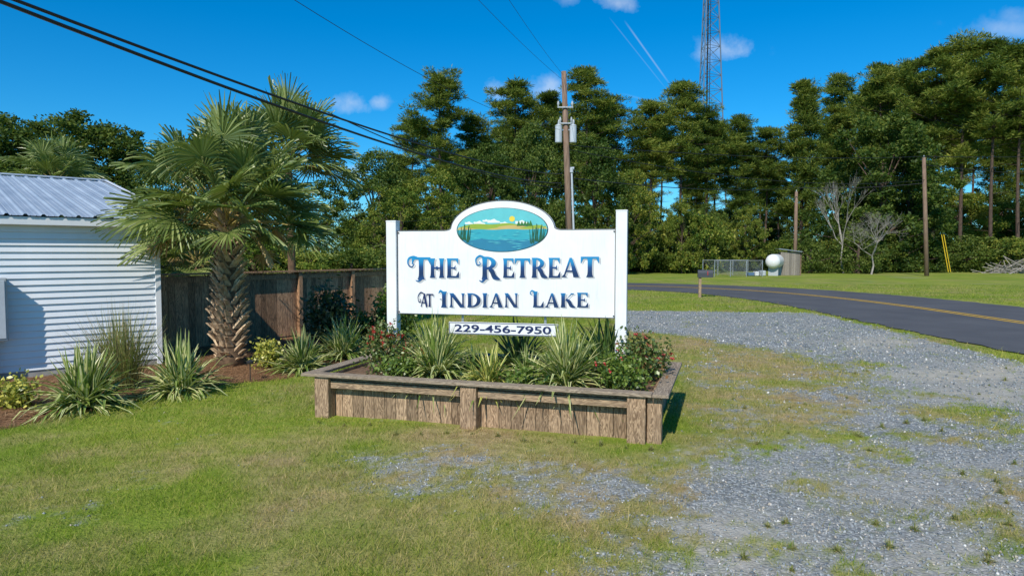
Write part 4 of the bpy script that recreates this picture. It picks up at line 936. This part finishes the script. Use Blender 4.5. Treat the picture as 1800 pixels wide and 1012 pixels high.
def tree(var, u, vt, Y, name, label, cat='tree', group=None, ws=1.0):
    me1, me2, h = var; tp = P(u, vt, Y); s = tp.z/h; t_ = thing(name, label, cat, (tp.x, Y, 0), tr_.uniform(0, 6.28), group); sw = (s*.55+.45)*ws if s > 1 else (s*.8+.2)*ws
    t_.scale = (sw, sw, s); link('trunk', me1, t_); link('crown', me2, t_); return t_
pines = [(778, 128, 66, 0, 'broad topped pine left of the transformer pole, tallest of that group'), (835, 205, 70, 2, 'lower pine just right of the broad topped pine'), (908, 146, 72, 1, 'pine just left of the transformer pole'), (965, 165, 76, 3, 'thin pine directly behind the transformer pole'), (1026, 120, 72, 2, 'tall pine just right of the transformer pole'), (1072, 168, 76, 0, 'pine with drooping side boughs between the pole and the tower'), (1140, 178, 78, 1, 'pine left of the steel tower'), (1196, 146, 80, 4, 'pine whose top touches the left side of the steel tower'), (1240, 190, 82, 0, 'pine in front of the foot of the steel tower'), (1300, 207, 84, 2, 'pine right of the steel tower'), (1345, 225, 86, 1, 'small topped pine between the steel tower and the pointed pine'), (1468, 190, 88, 4, 'thin pine right of the pointed pine'),
    (1545, 125, 84, 0, 'leftmost pine of the tall right-hand stand'), (1600, 110, 86, 3, 'second pine of the tall right-hand stand'), (1650, 88, 80, 1, 'third pine of the tall right-hand stand with bare lower trunk'), (1700, 66, 78, 0, 'tallest pine of the right-hand stand'), (1755, 72, 76, 3, 'pine near the right edge of the photo'), (1805, 78, 74, 1, 'pine cut by the right edge of the photo')]
for (u, v, Y, k, lb) in pines: tree(PV[k], u, v, Y, 'pine_tree', lb, 'pine tree', None, 1.26)
tree(SV[0], 1412, 143, 84, 'pine_tree', 'pointed narrow pine standing alone against the sky', 'pine tree', None, 1.15)
for i in range(32):
    u = 700+i*36+tr_.uniform(-14, 14); Y = tr_.uniform(92, 125); base_v = 215 if u < 1480 else 118
    if 1430 < u < 1452: continue
    tree(PV[i % 5], u, base_v+tr_.uniform(-10, 75), Y, 'pine_tree', 'pine in the back row of the wood, mostly hidden by nearer trees', 'pine tree', 'back row pines', 1.25)
for i in range(8):
    tree(PV[i % 5], 1850+i*45+tr_.uniform(-12, 12), 90+tr_.uniform(-20, 50), tr_.uniform(74, 95), 'pine_tree', 'pine in the back row of the wood, mostly hidden by nearer trees', 'pine tree', 'back row pines', 1.2)
bl = [(655, 272, 52, 0, 'dark rounded tree left of the broad topped pine', 1), (705, 330, 46, 2, 'light green tree behind the fence end', .9), (760, 300, 50, 3, 'yellow green tree above the left shoulder of the sign', .9), (860, 260, 58, 1, 'dark tree behind the oval top of the sign', .9), (930, 225, 62, 0, 'dark bushy tree left of the transformer pole', .8), (1045, 250, 62, 1, 'dark broad tree right of the transformer pole', .9), (1105, 300, 64, 2, 'mid green tree above the right sign post', .7), (1200, 345, 66, 3, 'pale green tree below the pines right of the sign', .6), (1240, 360, 70, 0, 'dark tree behind the mailbox', .6), (1310, 365, 74, 2, 'light tree behind the chain link enclosure', .7), (1555, 205, 72, 1, 'large dark rounded tree in front of the right-hand pines', 1.25), (1600, 260, 74, 0, 'dark tree between the round tree and the field pole', .9), (1500, 300, 78, 1, 'dark tree behind the pale bare tree', .8),
    (30, 208, 44, 0, 'dark oak at the far left above the roof', 1.1), (130, 205, 48, 1, 'oak crown above the ridge of the metal roof', 1.2), (215, 225, 50, 0, 'oak behind the left side of the big palm', 1.1), (330, 320, 52, 3, 'light tree seen through the big palm', 1), (-60, 220, 42, 1, 'oak cut by the left edge', 1.1), (450, 350, 50, 1, 'low tree behind the palm trunk', 1), (560, 360, 50, 2, 'low light tree behind the fence right of the palm', 1)]
for (u, v, Y, k, lb, ws) in bl: tree(BV[k], u, v, Y, 'broadleaf_tree', lb, 'tree', None, ws)
for i in range(30):
    u = 640+i*42
    if 1425 < u < 1455: continue
    tree(BV[i % 2 if i % 5 else 3], u+tr_.uniform(-10, 10), (365 if u < 1480 else 320)+tr_.uniform(-25, 30), tr_.uniform(96, 108), 'broadleaf_tree', 'understorey tree deep in the wood behind the front trees', 'tree', 'understorey trees', 1.15)
for i in range(34):
    u = 620+i*27+tr_.uniform(-10, 10); Y = tr_.uniform(66, 74)
    if 1240 < u < 1420: Y = 76
    tree(UV_[i % 3], u, (396 if u < 1280 else 414)+tr_.uniform(-15, 22), Y, 'understorey_bush', 'leafy bush in the hedge of undergrowth left of the pale bare tree', 'bush', 'undergrowth bushes, left')
for i in range(24):
    tree(UV_[i % 3], 1520+i*26+tr_.uniform(-10, 10), 424+tr_.uniform(-16, 14), tr_.uniform(70, 73), 'understorey_bush', 'leafy bush in the undergrowth at the foot of the right-hand pines', 'bush', 'undergrowth bushes, right', ws=1.3)
for i in range(13):
    tree(UV_[i % 3], 300+i*35+tr_.uniform(-10, 10), 440+tr_.uniform(-22, 14), tr_.uniform(30, 36), 'understorey_bush', 'bush showing just above the wooden fence', 'bush', 'bushes behind the wooden fence', ws=1.2)
def bare(u, vt, Y, seed, label, spread, r0, lf=.26, mx=6):
    tp = P(u, vt, Y); hh = tp.z; rg = random.Random(seed); mb = MB()
    def grow(p, d, L, r, lv):
        e = p+d*L; m_ = p+d*L*.5+Vector((rg.gauss(0, .05), rg.gauss(0, .05), 0))*L; mb.tube([p, m_, e], [r, r*.85, r*.65], 5 if lv < 3 else 3, 0, False)
        if lv >= mx: return
        for _ in range(3 if lv > 0 else 4):
            nd = (d+Vector((rg.gauss(0, spread), rg.gauss(0, spread), rg.gauss(.12, spread*.6)))).normalized(); grow(e, nd, L*rg.uniform(.6, .85), r*.58, lv+1)
    grow(Vector((0, 0, -.1)), Vector((rg.gauss(0, .05), 0, 1)).normalized(), hh*lf, r0, 0)
    t_ = thing('bare_tree', label, 'tree', (tp.x, Y, 0)); mb.build('trunk', M['palebark'], t_)
bare(1488, 265, 66, 5, 'tall thin pale bare tree in front of the dark wood', .22, .10, .24, 5)
bare(1535, 345, 63, 8, 'wide low pale leafless tree near the pale tall one', .62, .10, .25)
g = G(1792, 464); mb = MB(); rg = random.Random(3)
for k in range(120):
    a = rg.uniform(0, 6.28); c = Vector((rg.gauss(0, 1.6), rg.gauss(0, 1.0), 0)); c.z = max(.1, 1.3-abs(c.x)*.4)*rg.random(); d = Vector((math.cos(a), math.sin(a), rg.gauss(0, .3)))*rg.uniform(.5, 1.3); mb.tube([c-d, c+d], rg.uniform(.02, .05), 4)
tag(mb.build('brush_pile', M['palebark'], None, False, (g.x*.54, g.y*.54, 0)), 'heap of cut branches at the right edge of the field', 'brush pile')
# ------------------------------------------------------------ light and sky
sd = Vector((-.30, -.80, .76)).normalized()
sl = bpy.data.lights.new('sun', 'SUN'); sl.energy = 4.7; sl.angle = R(.5); sl.color = (1, .94, .84)
so = bpy.data.objects.new('sun', sl); COL.objects.link(so); so.rotation_euler = sd.to_track_quat('Z', 'Y').to_euler()
W = bpy.data.worlds.new('World'); SC.world = W; W.use_nodes = True; nt = W.node_tree; nt.nodes.clear()
def N_(ty, **kw):
    x = nt.nodes.new(ty)
    for k, v in kw.items(): setattr(x, k, v)
    return x
def mth(op, a, b=0.0, clamp=False):
    x = N_('ShaderNodeMath', operation=op, use_clamp=clamp)
    for s_, v in ((x.inputs[0], a), (x.inputs[1], b)):
        if isinstance(v, (int, float)): s_.default_value = v
        else: nt.links.new(v, s_)
    return x.outputs[0]
sky = N_('ShaderNodeTexSky'); sky.sky_type = 'NISHITA'; sky.sun_disc = False; sky.sun_elevation = math.asin(sd.z); sky.sun_rotation = math.atan2(sd.x, sd.y); sky.air_density = 1.0; sky.dust_density = .3; sky.ozone_density = 3.0
tint = N_('ShaderNodeMix', data_type='RGBA', blend_type='MULTIPLY'); tint.inputs[0].default_value = 1; nt.links.new(sky.outputs[0], tint.inputs[6]); tint.inputs[7].default_value = (.40, .76, 1.0, 1)
hs = N_('ShaderNodeHueSaturation'); hs.inputs['Saturation'].default_value = 1.16; hs.inputs['Value'].default_value = 1.0; nt.links.new(tint.outputs[2], hs.inputs['Color'])
tc = N_('ShaderNodeTexCoord'); dirv = tc.outputs['Generated']
nz = N_('ShaderNodeTexNoise'); nz.inputs['Scale'].default_value = 26; nz.inputs['Detail'].default_value = 7; nz.inputs['Roughness'].default_value = .6; nt.links.new(dirv, nz.inputs['Vector'])
nz2 = N_('ShaderNodeTexNoise'); nz2.inputs['Scale'].default_value = 9; nz2.inputs['Detail'].default_value = 5; nt.links.new(dirv, nz2.inputs['Vector'])
def dot(vec):
    x = N_('ShaderNodeVectorMath', operation='DOT_PRODUCT'); nt.links.new(dirv, x.inputs[0]); x.inputs[1].default_value = vec; return x.outputs['Value']
tot = None
def addm(m):
    global tot
    tot = m if tot is None else mth('MAXIMUM', tot, m)
for (u, v, ru, rv, st) in [(1085, 6, 42, 20, .45), (1275, 90, 50, 24, .52), (1000, 0, 26, 14, .25), (620, 182, 40, 20, .42), (665, 180, 26, 13, .42), (880, 160, 34, 24, .42), (962, 156, 36, 24, .45), (1762, 52, 60, 20, .28), (1790, 30, 40, 16, .22), (622, 300, 34, 18, .45)]:
    c = ray(u, v).normalized(); a = Vector((1, 0, 0)); a = (a-c*a.dot(c)).normalized(); b = a.cross(c)*-1 if a.cross(c).z < 0 else a.cross(c)
    x_ = mth('DIVIDE', dot(tuple(a)), ru/1200); y_ = mth('DIVIDE', dot(tuple(b)), rv/1200)
    r2 = mth('ADD', mth('MULTIPLY', x_, x_), mth('MULTIPLY', y_, y_))
    rr = mth('SQRT', r2); m = mth('SUBTRACT', 1.0, rr); m = mth('ADD', m, mth('MULTIPLY', mth('SUBTRACT', nz.outputs['Fac'], .5), 3.0)); m = mth('MULTIPLY', m, .8, True)
    fr = mth('GREATER_THAN', dot(tuple(c)), .9); lim = mth('SUBTRACT', 1.6, rr, True)
    addm(mth('MULTIPLY', mth('MULTIPLY', mth('MULTIPLY', m, lim), fr), st))
for (ua, va, ub_, vb_, w, st) in [(1097, 36, 1180, 152, .0010, .22), (1070, 30, 1172, 158, .0007, .08), (1090, 164, 1150, 180, .0013, .3)]:
    a = ray(ua, va).normalized(); b = ray(ub_, vb_).normalized(); nn = a.cross(b).normalized(); mdd = (a+b).normalized(); half = a.dot(mdd)
    l_ = mth('SUBTRACT', 1.0, mth('DIVIDE', mth('ABSOLUTE', dot(tuple(nn))), w*1.6), True); s_ = mth('MULTIPLY', mth('SUBTRACT', dot(tuple(mdd)), half), 900.0, True)
    addm(mth('MULTIPLY', mth('MULTIPLY', l_, s_), mth('MULTIPLY', nz2.outputs['Fac'], st*2)))
cm = N_('ShaderNodeMix', data_type='RGBA'); nt.links.new(mth('MULTIPLY', tot, 1.0, True), cm.inputs[0]); nt.links.new(hs.outputs[0], cm.inputs[6]); cm.inputs[7].default_value = (5.6, 6.2, 7.0, 1)
bg = N_('ShaderNodeBackground'); bg.inputs['Strength'].default_value = .14; nt.links.new(cm.outputs[2], bg.inputs[0])
wo = N_('ShaderNodeOutputWorld'); nt.links.new(bg.outputs[0], wo.inputs[0])
SC.view_settings.view_transform = 'Standard'; SC.view_settings.look = 'None'; SC.view_settings.exposure = 0
